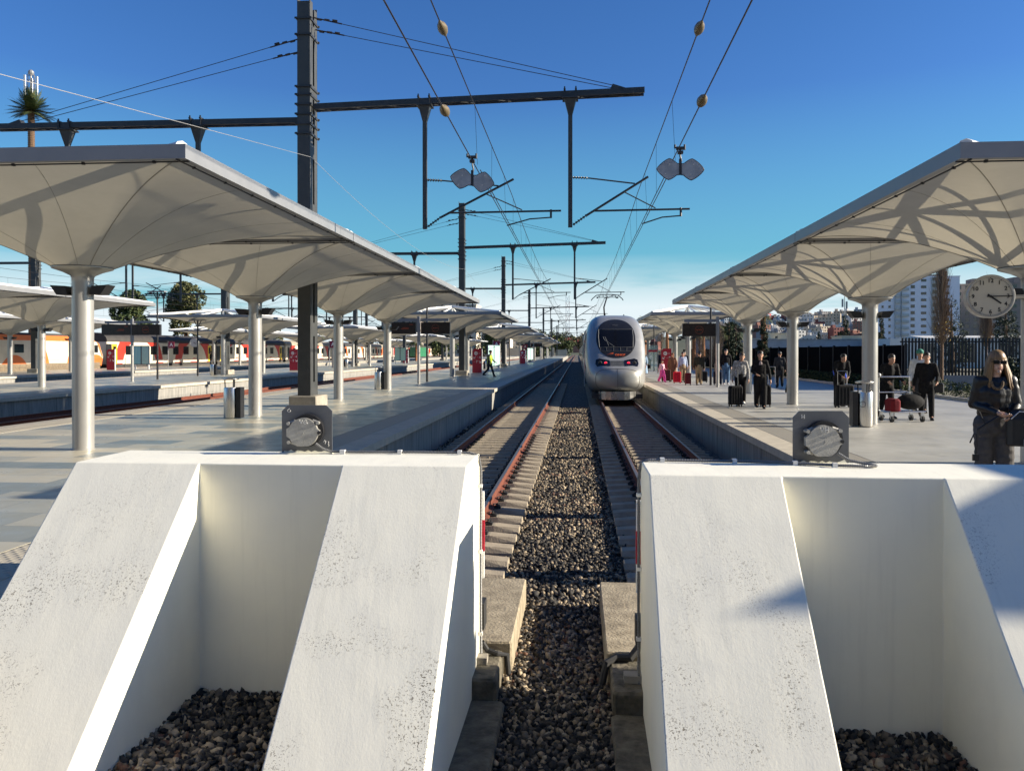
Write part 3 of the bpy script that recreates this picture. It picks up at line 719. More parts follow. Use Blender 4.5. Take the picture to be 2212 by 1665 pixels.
# ================================================================== CATENARY MASTS
def lattice_arm(m, x0, x1, y, z0, z1, wd=.30):
    """open boxed arm from x0 to x1"""
    h = .17
    # two side channels and zigzag lacing underneath
    n = 1
    for sy in (-1, 1):
        a = Vector((x0, y + sy*wd/2, z0)); b = Vector((x1, y + sy*wd/2, z1))
        vs = []
        for p in (a, b):
            vs += [p + Vector((0, -.03, -h/2)), p + Vector((0, .03, -h/2)), p + Vector((0, .03, h/2)), p + Vector((0, -.03, h/2))]
        fs = [(0,3,2,1),(4,5,6,7),(0,1,5,4),(1,2,6,5),(2,3,7,6),(3,0,4,7)]; m.add(vs, fs)
    k = int(abs(x1-x0)/.55)
    for i in range(k):
        f0, f1 = i/k, (i+1)/k; s = 1 if i % 2 else -1
        p0 = Vector((x0+(x1-x0)*f0, y+s*wd/2, z0+(z1-z0)*f0-h/2+.01)); p1 = Vector((x0+(x1-x0)*f1, y-s*wd/2, z0+(z1-z0)*f1-h/2+.01))
        m.cyl(p0, p1, .016, n=4); m.cyl(p0+Vector((0,0,h-.02)), p1+Vector((0,0,h-.02)), .016, n=4)
    return m
M_INS = mat('brown_insulator', (.20, .15, .09), .35, var=.1)
def insulator(parent, p0, p1, r=.055, n=6):
    m = MB(); p0 = Vector(p0); p1 = Vector(p1); m.cyl(p0, p1, .02, n=6)
    for i in range(n):
        a = p0.lerp(p1, (i+.3)/n); b = p0.lerp(p1, (i+.7)/n); m.cyl(a, b, r, r*.5, 10)
    return m.build('insulator', M_BLACK, parent, True)
def drop(root, xd, zarm, sgn, wire_dx, zwire, zmess, y=0):
    """hanging post at local xd with a cantilever that reaches the wire at xd + wire_dx"""
    m = MB()
    m.add([(xd-.19,y-.17,zarm-.10),(xd+.19,y-.17,zarm-.10),(xd+.19,y+.17,zarm-.10),(xd-.19,y+.17,zarm-.10),(xd-.06,y-.06,zarm-.62),(xd+.06,y-.06,zarm-.62),(xd+.06,y+.06,zarm-.62),(xd-.06,y+.06,zarm-.62)],
          [(0,1,2,3),(7,6,5,4),(0,4,5,1),(1,5,6,2),(2,6,7,3),(3,7,4,0)])
    for sx in (-.17, .17):
        m.box(xd+sx-.03, xd+sx+.03, y-.24, y+.24, zarm+.09, zarm+.14); m.box(xd+sx-.02, xd+sx+.02, y-.22, y-.19, zarm-.14, zarm+.2); m.box(xd+sx-.02, xd+sx+.02, y+.19, y+.22, zarm-.14, zarm+.2)
    m.box(xd-.24, xd+.24, y-.24, y+.24, zarm-.14, zarm-.10)
    m.build('drop_bracket', M_STEEL, root)
    MB().box(xd-.065, xd+.065, y-.055, y+.055, zwire-.05, zarm-.6).build('drop_post', M_MASTS, root)
    k = wire_dx
    # top tube with insulator, diagonal tube, register tube, steady arm
    ztop = zmess + .12
    insulator(root, (xd+.07*sgn, y, ztop+.12), (xd+.55*sgn, y, ztop+.09))
    MB().tube([(xd+.55*sgn, y, ztop+.09), (xd+k*.88, y, ztop-.10)], .022, 6).build('top_tube', M_STEEL, root)
    insulator(root, (xd+.08*sgn, y, zwire+.02), (xd+.52*sgn, y, zwire+.33))
    MB().tube([(xd+.5*sgn, y, zwire+.31), (xd+k*1.06, y, ztop+.10)], .035, 8).build('diagonal_tube', M_STEEL, root)
    MB().tube([(xd+.72*sgn, y, zwire+.44), (xd+k*1.62, y, zwire+.46)], .03, 8).build('register_tube', M_STEEL, root)
    MB().tube([(xd+k*.72, y, zwire+1.02), (xd+k*1.16, y, zwire+.50)], .018, 6).build('brace_tube', M_STEEL, root)
    m = MB(); m.tube([(xd+k*1.50, y, zwire+.50), (xd+k*1.50, y, zwire+.24)], .035, 6); m.tube([(xd+k*1.50, y, zwire+.26), (xd+k*1.25, y, zwire+.22), (xd+k*.98, y, zwire+.03)], .02, 6); m.build('steady_arm', M_STEEL, root)
ZCW, ZMW = 5.55, 6.78
def mast_proto(simple=False):
    root = empty('catenary_mast', (0,0,0)); tag(root, 'catenary mast', 'catenary mast')
    MB().bevbox(-.44, .44, -.50, .62, 0, .34, .03).build('foundation', M_CONC, root)
    m = MB(); H = 12.53
    # boxed pair of channels: dark front web, side plates with long slots
    m.box(-.20, .20, -.35, -.33, .34, H)
    m.box(-.20, .20, .33, .35, .34, H)
    for s in (-1, 1):
        a, b = sorted((s*.20, s*.185))
        m.box(a, b, -.352, -.07, .34, H + (.12 if s < 0 else .05)); m.box(a, b, .07, .352, .34, H-.1)
        z = .34; seq = [(.25, 1.75), (.5, 1.5), (.5, 1.6)]
        k = 0
        while z < H:
            m.box(a, b, -.07, .07, z, min(H-.1, z+.42)); z += 1.85; k += 1
    m.build('post', M_MASTS, root)
    # bolted collars where the arms meet
    for zs in ((8.45, 8.75, 9.05, 9.35, 9.65, 9.9), (12.0,), (11.5,)):
      q = MB(); q.box(-.215, -.203, -.02, .02, zs[0]-.04, zs[-1]+.04)
      for z in zs:
        q.box(-.27, .27, -.40, -.36, z-.02, z+.03); q.box(-.27, .27, .36, .40, z-.02, z+.03)
        q.box(.205, .235, -.40, .42, z-.035, z+.035); q.box(-.235, -.205, -.40, .42, z-.035, z+.035)
      q.build('collar', M_STEEL, root)
    lattice_arm(MB(), .24, 10.45, 0, 9.33, 9.58).build('cross_arm', M_STEEL, root)
    lattice_arm(MB(), -.24, -10.3, 0, 8.92, 8.95).build('cross_arm', M_STEEL, root)
    # outer tie lugs and the pairs of tie rods to the mast head
    for (x, z) in ((9.75, 9.68), (-9.7, 9.05)):
        s = 1 if x > 0 else -1
        MB().prism([(x-s*.35, z-.08), (x+s*.35, z-.08), (x-s*.25, z+.12)][::s], -.12, .12).build('tie_lug', M_STEEL, root)
    for sy in (-.13, .13):
        for (x, z, s, zt) in ((9.5, 9.75, 1, 12.1), (-9.4, 9.1, -1, 11.45)):
            zt2 = zt - (.28 if sy > 0 else 0)
            tr_ = MB().tube([(s*.22, sy, zt2), (s*1.15, sy, zt2+(z-zt2)*.1)], .022, 5)
            for k in range(3): tr_.cyl((s*(.35+.25*k), sy-.02, zt2-.06-.03*k), (s*(.50+.25*k), sy+.02, zt2-.075-.03*k), .035, n=6)
            tr_.tube([(s*1.15, sy, zt2+(z-zt2)*.1), (x, sy, z)], .011, 5)
            tr_.build('tie_rod', M_WIRE, root)
    for xd, dx, s in ((3.73, 2.6, 1), (8.22, 2.22, 1)):
        drop(root, xd, 9.33+.25*(xd/10.4), 1, dx, ZCW, ZMW)
    for xd, dx in ((-3.55, -2.6), (-7.9, -2.5)):
        drop(root, xd, 8.93, -1, dx, ZCW, ZMW)
    return root
mp_ = mast_proto()
def mrow(x, zs, plat):
    for i, z in enumerate(zs):
        lab = '%s dark steel mast from the camera on the %s, with overhead cross arms' % (ORD[i], plat)
        o = mp_ if (x == -8.45 and i == 0) else copy_tree(mp_, label=lab)
        o['label'] = lab; o['group'] = 'catenary masts on the %s' % plat; o.location = (x, YZ(z, x), 0)
mrow(-8.45, [25.3, 59.1, 92, 141, 199, 263, 329], 'first left platform')
mrow(-26.8, [61.5, 97.4, 125, 160, 195], 'second left platform')
mrow(-43.9, [65.5, 100.5, 134, 168], 'third left platform')

# ================================================================== OVERHEAD LINES
def overhead(x, label, y0=-4, y1=420, signs=None, near=True):
    o = empty('overhead_line', (x, 0, ZCW)); tag(o, label, 'overhead line', 'overhead electric lines above the tracks')
    r = .011
    MB().tube([(0, y, 0) for y in (y0, y1)], r, 5).build('contact_wire', M_WIRE, o)
    if near: MB().tube([(.06, y, 0) for y in (17, y1)], r, 5).build('contact_wire', M_WIRE, o)
    pts = []; y = y0; span = 33.0; base = 25.5
    while y <= y1:
        u = ((y - base) % span)/span; sag = .32*(1 - (2*u-1)**2) if y > base else 0
        pts.append((0, y, (ZMW - ZCW) - sag)); y += 2.0
    MB().tube(pts, r, 5).build('messenger_wire', M_WIRE, o)
    d = MB(); y = 16.5 if near else 10; k = 0
    while y < min(y1, 150):
        u = ((y - base) % span)/span; sag = .32*(1 - (2*u-1)**2) if y > base else 0
        d.cyl((0 if k % 2 else .06, y, .0), (0, y+.05, ZMW-ZCW-sag), .0045, n=4); y += 3.3; k += 1
    d.build('dropper', M_WIRE, o)
    if near:
        for (yy, zz) in ((YZ(12.7, x), ZMW-ZCW), (YZ(12.9 if x < 0 else 12.4, x), 0)):
            q = MB(); prof = [(.012, -.30), (.03, -.24), (.03, -.20), (.062, -.13), (.078, -.03), (.072, -.005), (.08, .01), (.066, .12), (.03, .19), (.03, .24), (.012, .30)]
            q.lathe(prof, 20); b = q.build('strain_insulator', mat('tan_insulator', (.13, .10, .055), .5, var=.15, vscale=12), o, True); b.rotation_euler = (R(90), 0, 0); b.location = (0, yy, zz)
    return o
overhead(-2.12, 'overhead wires with tan egg insulators above the empty left track')
overhead(1.90, 'overhead wires with tan egg insulators above the track of the silver train')
for x, s in ((-14.8, 'overhead wires above the track behind the first left platform'), (-18.9, 'overhead wires above the track before the second left platform'), (-32.7, 'overhead wires above the track behind the second left platform'), (-37, 'overhead wires above the track before the third left platform'), (-50.75, 'overhead wires above the orange and white train')):
    overhead(x, s, 10, 300, near=False)
# bow-tie shaped boards hanging under the contact wires
def bowtie(x, z, label, tilt, dz=-.50):
    y = YZ(z, x)
    o = empty('hanging_board', (x, y, ZCW)); tag(o, label, 'hanging board', 'bow-tie shaped boards hanging from the wires')
    pts = []
    def dome(cx, a0, a1, n=28):
        r_ = []
        for i in range(n+1):
            t = a0 + (a1-a0)*i/n; c, s = math.cos(t), math.sin(t)
            k = 1/((abs(c)**1.28 + abs(s)**1.28)**(1/1.28)); r_.append((cx + .275*k*c*1.0, .25*k*s))
        return r_
    pts = dome(.245, -R(138), R(138)) + [(0, .125)] + dome(-.245, R(42), R(318)) + [(0, -.125)]
    ct, st = math.cos(tilt), math.sin(tilt)
    P = [(.86*(p[0]*ct - p[1]*st), .82*(p[0]*st + p[1]*ct) + dz) for p in pts]
    MB().prism(P, -.004, .004).build('board', mat('board_back_grey', (.34, .35, .36), .5, .1, var=.2, vscale=5), o)
    m = MB(); P3 = [Vector((p[0], 0, p[1])) for p in P]; m.tube(P3 + [P3[0]], .008, 5); m.build('board_rim', M_BLACK, o)
    m = MB(); m.tube([(0, .02, .05), (0, .02, -.12), (.02, .02, -.2), (0, .015, dz+.1), (0, .015, dz-.1)], .018, 6); m.cbox((0, 0, .03), (.16, .08, .05)); m.cbox((0, 0, -.05), (.10, .10, .05)); m.cyl((-.1, 0, .03), (-.1, 0, .1), .02); m.cyl((.08, 0, .0), (.08, 0, .1), .02)
    m.cbox((0, .0, dz+.05), (.05, .03, .30)); m.build('hanger', M_STEEL, o)
    bl = MB()
    for (bx, bz) in ((-.2, dz+.1), (-.28, dz-.08), (.25, dz+.09), (.2, dz-.1)): bl.cyl((bx, -.012, bz), (bx, .012, bz), .012, n=8)
    bl.build('bolt', M_CHALK, o)
bowtie(-2.10, 16.1, 'grey bow-tie shaped board hanging above the empty left track', -R(11), -.43)
bowtie(1.95, 15.4, 'grey bow-tie shaped board hanging above the track of the silver train', -R(2), -.37)
# pale earth wire strung from mast to mast
m = MB(); pts = []
def cat(a, b_, sag, n=14): return [(Vector(a).lerp(Vector(b_), i/n) - Vector((0, 0, sag*4*(i/n)*(1-i/n)))) for i in range(n)]
pts += cat((-8.2, 3, 4.45), (-8.2, 24.3, 7.7), .0) + cat((-8.2, 24.3, 7.7), (-8.2, 58.2, 7.7), .75) + cat((-8.2, 58.2, 7.7), (-8.2, 91, 7.7), .6) + cat((-8.2, 91, 7.7), (-8.2, 140, 7.7), .8)
m.tube(pts, .0065, 5); tag(m.build('earth_wire', mat('pale_wire', (.36, .35, .33), .4, .3, var=0)), 'thin pale wire strung from mast to mast above the left platform', 'wire')

# ================================================================== PLATFORM FURNITURE
def litter_bin(loc, label, rz=0):
    o = empty('litter_bin', loc, rz); tag(o, label, 'litter bin', 'stainless steel litter bins')
    MB().lathe([(.175, .02), (.18, .03), (.18, .77), (.172, .79), (.15, .79)], 32).build('drum', M_CHROME, o, True)
    MB().lathe([(.15, .765), (.15, .775)], 24).build('liner', M_BLACK, o)
    MB().lathe([(.19, .985), (.205, 1.0), (.205, 1.02), (.12, 1.045), (.02, 1.05)], 32).build('lid', M_CHROME, o, True)
    for a in (30, 150, 270): MB().cyl((.14*math.cos(R(a)), .14*math.sin(R(a)), .77), (.15*math.cos(R(a)), .15*math.sin(R(a)), 1.0), .015, n=8).build('lid_post', M_BLACK, o)
    MB().box(-.30, -.185, -.12, .12, .02, .80).build('side_panel', M_BLACK, o)
    ring = MB(); ring.tube([(-.10+.065*math.cos(R(t)), -.172, .52+.065*math.sin(R(t))) for t in range(0, 361, 30)], .006, 5); ring.build('sticker', M_BLACK, o)
    return o
litter_bin((-8.84, YZ(20.6, -8.84), 0), 'stainless litter bin left of the second canopy column on the left platform', R(180))
litter_bin((-8.95, YZ(36.3, -8.95), 0), 'stainless litter bin beside the fourth canopy column on the left platform', R(180))
litter_bin((6.50, YZ(18.3, 6.5), 0), 'stainless litter bin left of the second canopy column on the right platform')
litter_bin((-26.3, YZ(58.2, -26.3), 0), 'stainless litter bin at the second canopy column of the second left platform', R(180))
litter_bin((-26.3, YZ(92, -26.3), 0), 'small distant litter bin among the columns of the second left platform')
litter_bin((-8.9, YZ(79, -8.9), 0), 'distant litter bin behind the walking worker on the left platform')

M_SCREEN = mat('off_display_glass', (.010, .006, .008), .25, var=0)
M_LED = mat('orange_led', (.12, .02, .006), .5, var=0, emit=((1, .16, .04), .05))
def display(loc, boards, post_h, label, txt=True):
    o = empty('departure_board', loc); tag(o, label, 'departure board', 'black departure boards on posts')
    MB().cyl((0,0,0), (0,0,post_h*.62), .085, n=16).build('post', M_COLUMN, o, True)
    MB().box(-.07, .07, -.07, .07, post_h*.62, post_h).build('post_head', M_FASC, o)
    x0 = min(b[0] for b in boards) + .1; x1 = max(b[1] for b in boards) - .1
    MB().box(min(x0, -.1), max(x1, .1), .05, .15, post_h-.26, post_h-.12).build('gantry_beam', M_FASC, o)
    for (a, b) in boards:
        q = MB().box(a, b, -.10, .12, post_h-.95, post_h-.33).build('screen_case', M_BLACK, o)
        MB().box(a+.03, b-.03, -.106, -.10, post_h-.92, post_h-.36).build('screen', M_SCREEN, q)
        for xx in (a+.3, b-.3): MB().box(xx-.03, xx+.03, .03, .12, post_h-.34, post_h-.25).build('bracket', M_FASC, o)
        cx = (a+b)/2
        if a >= min(b_[0] for b_ in boards) and (b - a) > 1:
            if (a, b) == boards[-1]:
                MB().tube([(cx+.19*math.cos(R(t)), -.108, post_h-.64+.19*math.sin(R(t))) for t in range(0, 361, 15)], .004, 4).build('clock_ring', M_LED, q)
                text_obj('clock_digits', '16:14:21', .085, (cx, -.109, post_h-.64), M_LED, q)
            else:
                m = MB()
                for (u, wd, zz) in ((.55, .35, .62), (.6, .42, .68), (.25, .2, .45)): m.box(b-u-wd/2, b-u+wd/2, -.110, -.107, post_h-zz-.008, post_h-zz+.008)
                m.build('text_line', M_LED, q)
    return o
display((-8.56, YZ(43.5, -8.56), 0), [(-1.78, -.14), (.14, 1.72)], 3.62, 'double black departure board on a post between the canopies of the first left platform')
display((6.73, YZ(38.9, 6.73), 0), [(-1.68, -.10)], 3.40, 'single black departure board beside its post on the right platform')
display((-25.8, YZ(46.8, -25.8), 0), [(-1.8, -.05), (.02, 1.72)], 3.62, 'double black departure board on the second left platform, in front of the coaches')
display((-8.2, YZ(150, -8.2), 0), [(-1.6, -.1), (.1, 1.6)], 3.62, 'far small double departure board near the end of the first left platform')

def lamp_post(loc, label, h=5.4):
    o = empty('lamp_post', loc); tag(o, label, 'lamp post', 'black lamp posts on the platforms')
    MB().cyl((0,0,0), (0,0,h), .065, .05, 12).build('pole', M_BLACK, o, True)
    m = MB(); m.tube([(0,0,h-.5), (-.26,0,h+.0)], .03, 6); m.tube([(0,0,h-.5), (.26,0,h+.0)], .03, 6); m.build('fork', M_BLACK, o)
    MB().box(-.55, .55, -.2, .2, h, h+.07).build('lamp_head', M_FASC, o)
    return o
lamp_post((-8.5, YZ(45.6, -8.5), 0), 'black lamp post just right of the double board on the first left platform', 4.6)
lamp_post((-26.0, YZ(50, -26), 0), 'black lamp post with forked head right of the double board on the second left platform')
lamp_post((-26.8, YZ(57, -26.8), 0), 'thin black lamp post with forked head farther back on the second left platform', 3.9)
lamp_post((6.75, YZ(41, 6.75), 0), 'black lamp post behind the departure board on the right platform', 4.6)
lamp_post((6.7, YZ(71, 6.7), 0), 'farther black lamp post on the right platform, left of the red 8 sign', 4.6)
lamp_post((-8.3, YZ(98, -8.3), 0), 'black lamp post far along the first left platform', 4.6)

def arrow(parent, cx, cz, s, dx, y, m):
    q = MB(); r = .022*s*10*.1
    q.tube([(cx-dx*s*.5, y, cz+s*.5), (cx+dx*s*.5, y, cz-s*.5)], s*.11, 5)
    q.tube([(cx+dx*s*.5, y, cz+s*.25), (cx+dx*s*.5, y, cz-s*.5), (cx-dx*s*.25, y, cz-s*.5)], s*.11, 5)
    return q.build('arrow', m, parent)
def totem(loc, a, b, label, rz=0):
    o = empty('track_sign', loc, rz); tag(o, label, 'sign', 'red platform signs with track numbers')
    MB().prism([(-.38, 0), (.38, 0), (.38, 1.95), (-.22, 1.95), (-.38, 1.78)], -.06, .06).build('panel', M_RED, o)
    MB().box(.383, .44, -.065, .065, 0, 1.95).build('edge_strip', M_WHITEST, o)
    y = -.0625
    m = MB(); m.cyl((-.08, -.061, 1.58), (-.08, -.066, 1.58), .145, n=28); m.build('emblem', M_WHITE, o)
    m = MB(); m.tube([(-.08+.085*math.cos(R(t)), -.069, 1.58+.06*math.sin(R(t))) for t in range(0, 361, 20)], .012, 4); m.box(-.17, .01, -.071, -.066, 1.575, 1.59); m.build('emblem_mark', M_RED, o)
    for k in range(2): MB().box(.13, .26, -.064, -.0612, 1.60-.07*k, 1.625-.07*k).build('small_text', mat('faint_white', (.6, .35, .38), .5, var=0), o)
    z = 1.25
    if a:
        arrow(o, -.18, z, .17, -1, y, M_WHITE); text_obj('track_number', a, .27, (.25, y-.004, z), M_WHITE, o, bold=.004); z -= .36
        MB().box(.02, .10, -.064, -.0612, 1.25, 1.262).build('small_text', M_WHITE, o)
    if b:
        arrow(o, .24, z, .17, 1, y, M_WHITE); text_obj('track_number', b, .27, (-.02, y-.004, z), M_WHITE, o, bold=.004)
        MB().box(-.28, -.18, -.064, -.0612, z, z+.012).build('small_text', M_WHITE, o)
    return o
totem((6.68, YZ(61, 6.68), 0), '8', None, 'red sign with the number 8 on the right platform')
totem((-8.2, YZ(65.8, -8.2), 0), '6', '7', 'red sign with the numbers 6 and 7 on the first left platform')
totem((-7.9, YZ(116, -7.9), 0), '6', '7', 'smaller, farther red sign with 6 and 7 on the first left platform')
totem((-26, YZ(74, -26), 0), '4', '5', 'red sign with the numbers 4 and 5 on the second left platform')
totem((-26, YZ(122, -26), 0), '4', '5', 'far red sign with 4 and 5 beside the pale poster stand')
totem((-43.9, YZ(76, -43.9), 0), '2', '3', 'red sign with the numbers 2 and 3 beside the yellow door of the coach')
totem((-43.9, YZ(112, -43.9), 0), '2', '3', 'far red sign with 2 and 3 on the third left platform')
def flag_sign(loc, label):
    o = empty('letter_sign', loc); tag(o, label, 'sign', 'maroon A signs on poles')
    MB().cyl((0,0,0), (0,0,2.85), .04, n=10).build('pole', M_FASC, o)
    MB().prism([(.05, 2.1), (.58, 2.1), (.70, 2.2), (.70, 2.82), (.05, 2.82)], -.03, .03).build('flag', M_MAROON, o)
    text_obj('letter', 'A', .55, (.37, -.034, 2.46), M_WHITE, o, bold=.005)
flag_sign((-8.6, YZ(82, -8.6), 0), 'maroon A sign on the first left platform behind the worker')
flag_sign((-25.5, YZ(83, -25.5), 0), 'maroon A sign on a pole on the second left platform')
flag_sign((-44.6, YZ(88, -44.6), 0), 'maroon A sign on a pole in front of the red coach')
flag_sign((-8.3, YZ(122, -8.3), 0), 'farther maroon A sign beside the second 6 and 7 sign')
def poster(loc, c1, c2, label, rz=0, w_=.8):
    o = empty('poster_stand', loc, rz); tag(o, label, 'poster stand', 'poster stands on the platforms')
    for k, cc in enumerate((c1, c2)):
        x0 = -w_ + k*w_
        f_ = MB().box(x0, x0+w_-.01, -.07, .07, .45, 2.3).build('frame', mat('navy_frame', (.02, .03, .07), .4), o)
        MB().box(x0+.05, x0+w_-.06, -.076, -.07, .50, 2.25).build('poster', cc, f_)
    for x in (-w_+.1, w_-.15): MB().box(x, x+.12, -.05, .05, 0, .45).build('foot', M_WHITEST, o)
M_CYAN = mat('cyan_poster', (.10, .42, .52), .5, col2=(.35, .62, .60), vscale=1.2, stretch=(3, 1, .3)); M_PALE = mat('pale_green_poster', (.38, .60, .55), .5, var=.08)
poster((-42.9, YZ(79.5, -42.9), 0), M_CYAN, M_PALE, 'blue framed double poster stand in front of the coach, beside the yellow door')
poster((-24.6, YZ(112, -24.6), 0), M_PALE, M_PALE, 'pale double poster stand on the second left platform')
poster((-7.3, YZ(70, -7.3), 0), M_PALE, M_PALE, 'pale green poster stand just right of the 6 and 7 sign', R(55))
poster((-7.4, YZ(125, -7.4), 0), M_PALE, M_PALE, 'far pale green poster stand on the first left platform', R(60))
# glass wind screen near the 8 sign
o = empty('glass_screen', (5.95, YZ(64, 5.95), 0)); tag(o, 'glass screen panel left of the red 8 sign on the right platform', 'glass screen')
gm = bpy.data.materials.new('clear_glass'); t_, b_ = nodes_of(gm); b_.inputs['Base Color'].default_value = (.45, .62, .55, 1); b_.inputs['Roughness'].default_value = .05; b_.inputs['Alpha'].default_value = .35
MB().box(-.35, .35, -.02, .02, .25, 2.2).build('pane', gm, o); MB().box(.36, .42, -.04, .04, 0, 2.25).build('post', M_FASC, o); MB().box(-.35, .35, -.024, .024, 1.7, 1.85).build('red_stripe', M_RED, o); MB().box(-.42, -.36, -.04, .04, 0, 2.25).build('post', M_FASC, o)
# red arrow-shaped stickers on the platform walls
for x, y, s, lb in ((-3.87, 12.1, 1, 'small maroon plate low on the wall of the first left platform'), (3.59, 9.4, -1, 'small maroon plate low on the wall of the right platform')):
    o = empty('wall_plate', (x, y, -.4)); tag(o, lb, 'wall plate')
    m = MB(); m.prismx([(-.16, -.12), (.16, -.12), (.16, .05), (.0, .13), (-.16, .05)], 0, .012*s if s > 0 else -.012); m.build('plate', M_MAROON, o)
    text_obj('letter', 'A', .16, (.014*s, 0, -.02), M_WHITE, o, rot=(R(90), 0, R(90)*s))

# ---- round station clocks
def clock(loc, rz, d, label, hour, minute, stem=True, detail=True):
    o = empty('station_clock', loc, rz); tag(o, label, 'clock', 'round station clocks'); r = d/2
    m = MB().cyl((0, -.02, 0), (0, .26, 0), r*1.02, n=64); m.build('case', M_COLUMN, o, True)
    q = MB(); q.tube([(r*math.cos(R(t)), -.03, r*math.sin(R(t))) for t in range(0, 361, 6)], .022, 8); q.build('rim', M_COLUMN, o, True)
    f_ = MB().cyl((0, -.022, 0), (0, -.026, 0), r*.985, n=64).build('dial', mat('ivory_dial', (.50, .475, .41), .5, var=.03), o)
    if detail:
        for k in range(60):
            a = R(90 - 6*k); l0 = .88 if k % 5 == 0 else .92
            MB().cyl((r*l0*math.cos(a), -.029, r*l0*math.sin(a)), (r*.955*math.cos(a), -.029, r*.955*math.sin(a)), .006 if k % 5 == 0 else .004, n=4).build('minute_mark', M_BLACK, f_)
        for k in range(1, 13):
            a = R(90 - 30*k); text_obj('numeral', str(k), d*.135, (r*.76*math.cos(a), -.030, r*.76*math.sin(a)), M_BLACK, f_, bold=.0015)
    def hand(ang, ln, wd, y):
        a = R(90 - ang); c, s = math.cos(a), math.sin(a)
        P = [(-.16*r*c - wd*s, -.16*r*s + wd*c), (ln*r*c - wd*.8*s, ln*r*s + wd*.8*c), (ln*r*c + wd*.8*s, ln*r*s - wd*.8*c), (-.16*r*c + wd*s, -.16*r*s - wd*c)]
        MB().prism(P[::-1], y-.004, y).build('hand', M_BLACK, o)
    hand((hour % 12)*30 + minute*.5, .58, d*.022, -.034); hand(minute*6, .95, d*.014, -.042)
    MB().cyl((0, -.05, 0), (0, -.026, 0), d*.03, n=16).build('hub', M_BLACK, o)
    if stem: MB().cyl((r, .12, 0), (r+stem, .12, 0), .03, n=10).build('bracket', M_COLUMN, o)
    return o
clock((6.17, YZ(12.1, 6.17), 2.53), R(-14), .61, 'large round white clock on the right platform column, showing quarter past four', 4, 15, .25)
clock((-43.9, YZ(92.5, -43.9), 2.75), R(4), .95, 'small distant round clock in front of the red coach', 4, 15, .3, False)
# small electrical cabinet panel beside the second platform bin
# ================================================================== HIGH SPEED TRAIN
M_SILV = mat('silver_train_paint', (.375, .37, .345), .36, .42, var=.10, vscale=1.6, coat=.3)
M_SILVL = mat('bright_metal_skirt', (.50, .49, .46), .28, .9, var=.15, vscale=4)
M_DGREY = mat('dark_underframe', (.045, .042, .04), .7, var=.3, vscale=4)
M_TRED = mat('train_red', (.45, .02, .03), .4, .1, var=.03)
M_GLOSS = mat('black_gloss_glass', (.006, .006, .007), .12, var=0, spec=.35)
M_ORNG = mat('orange_lettering', (.75, .13, .03), .4, var=0)
TX = 1.80; TY0 = YZ(36.3, TX)
tr = empty('high_speed_train', (TX, TY0, 0)); tag(tr, 'silver high speed train with black windscreen and two red tail lamps, at the right platform', 'train')
def sta(d):
    D = [0, .05, .12, .25, .45, .7, 1.0, 1.3, 1.7, 2.1, 2.5, 2.9, 3.4, 4.0, 5.0]
    Wd = [.32, .58, .78, .97, 1.12, 1.22, 1.29, 1.34, 1.38, 1.41, 1.43, 1.44, 1.45, 1.45, 1.45]
    ZT = [.72, .85, .93, 1.02, 1.10, 1.20, 1.38, 1.68, 2.12, 2.55, 2.92, 3.20, 3.42, 3.52, 3.55]
    ZBt = [.18, .08, .02, -.04, -.08, -.12, -.15, -.18, -.2, -.22, -.25, -.28, -.3, -.3, -.3]
    return float(np.interp(d, D, Wd)), float(np.interp(d, D, ZBt)), float(np.interp(d, D, ZT))
def smooth_sta(d):
    a = np.array([sta(max(0, d+e*.18*min(1, d*2))) for e in (-1, -.5, 0, .5, 1)]); return a.mean(0)
ds = list(np.concatenate([np.linspace(0, .5, 12), np.linspace(.56, 4.2, 52), [4.6, 5.0, 6, 8, 11, 14, 17.5, 21.8]]))
NS = 72; vs = []; fs = []
for d in ds:
    w_, b_, t_ = smooth_sta(d); n_ = 2.6 + min(1.9, d*.75); zc_ = (b_+t_)/2 + 0; h_ = (t_-b_)/2
    # keep the widest point low on the nose, tumblehome above
    for i in range(NS):
        t = 2*math.pi*i/NS; c, s = math.cos(t), math.sin(t)
        x = w_*math.copysign(abs(c)**(2/n_), c); z = zc_ + h_*math.copysign(abs(s)**(2/n_), s)
        k = max(0, (z - 1.4)/2.15); x *= 1 - .10*k*k
        vs.append((x, d, z))
for k in range(len(ds)-1):
    for i in range(NS):
        j = (i+1) % NS; fs.append((k*NS+i, k*NS+j, (k+1)*NS+j, (k+1)*NS+i))
fs.append(tuple(reversed(range(NS)))); fs.append(tuple(range((len(ds)-1)*NS, len(ds)*NS)))
tb = MB().add(vs, fs)
body = tb.build('power_car_body', M_SILV, tr, True)
BV = BVHTree.FromPolygons([Vector(v_) for v_ in tb.v], [f_ for f_ in tb.f], all_triangles=False)
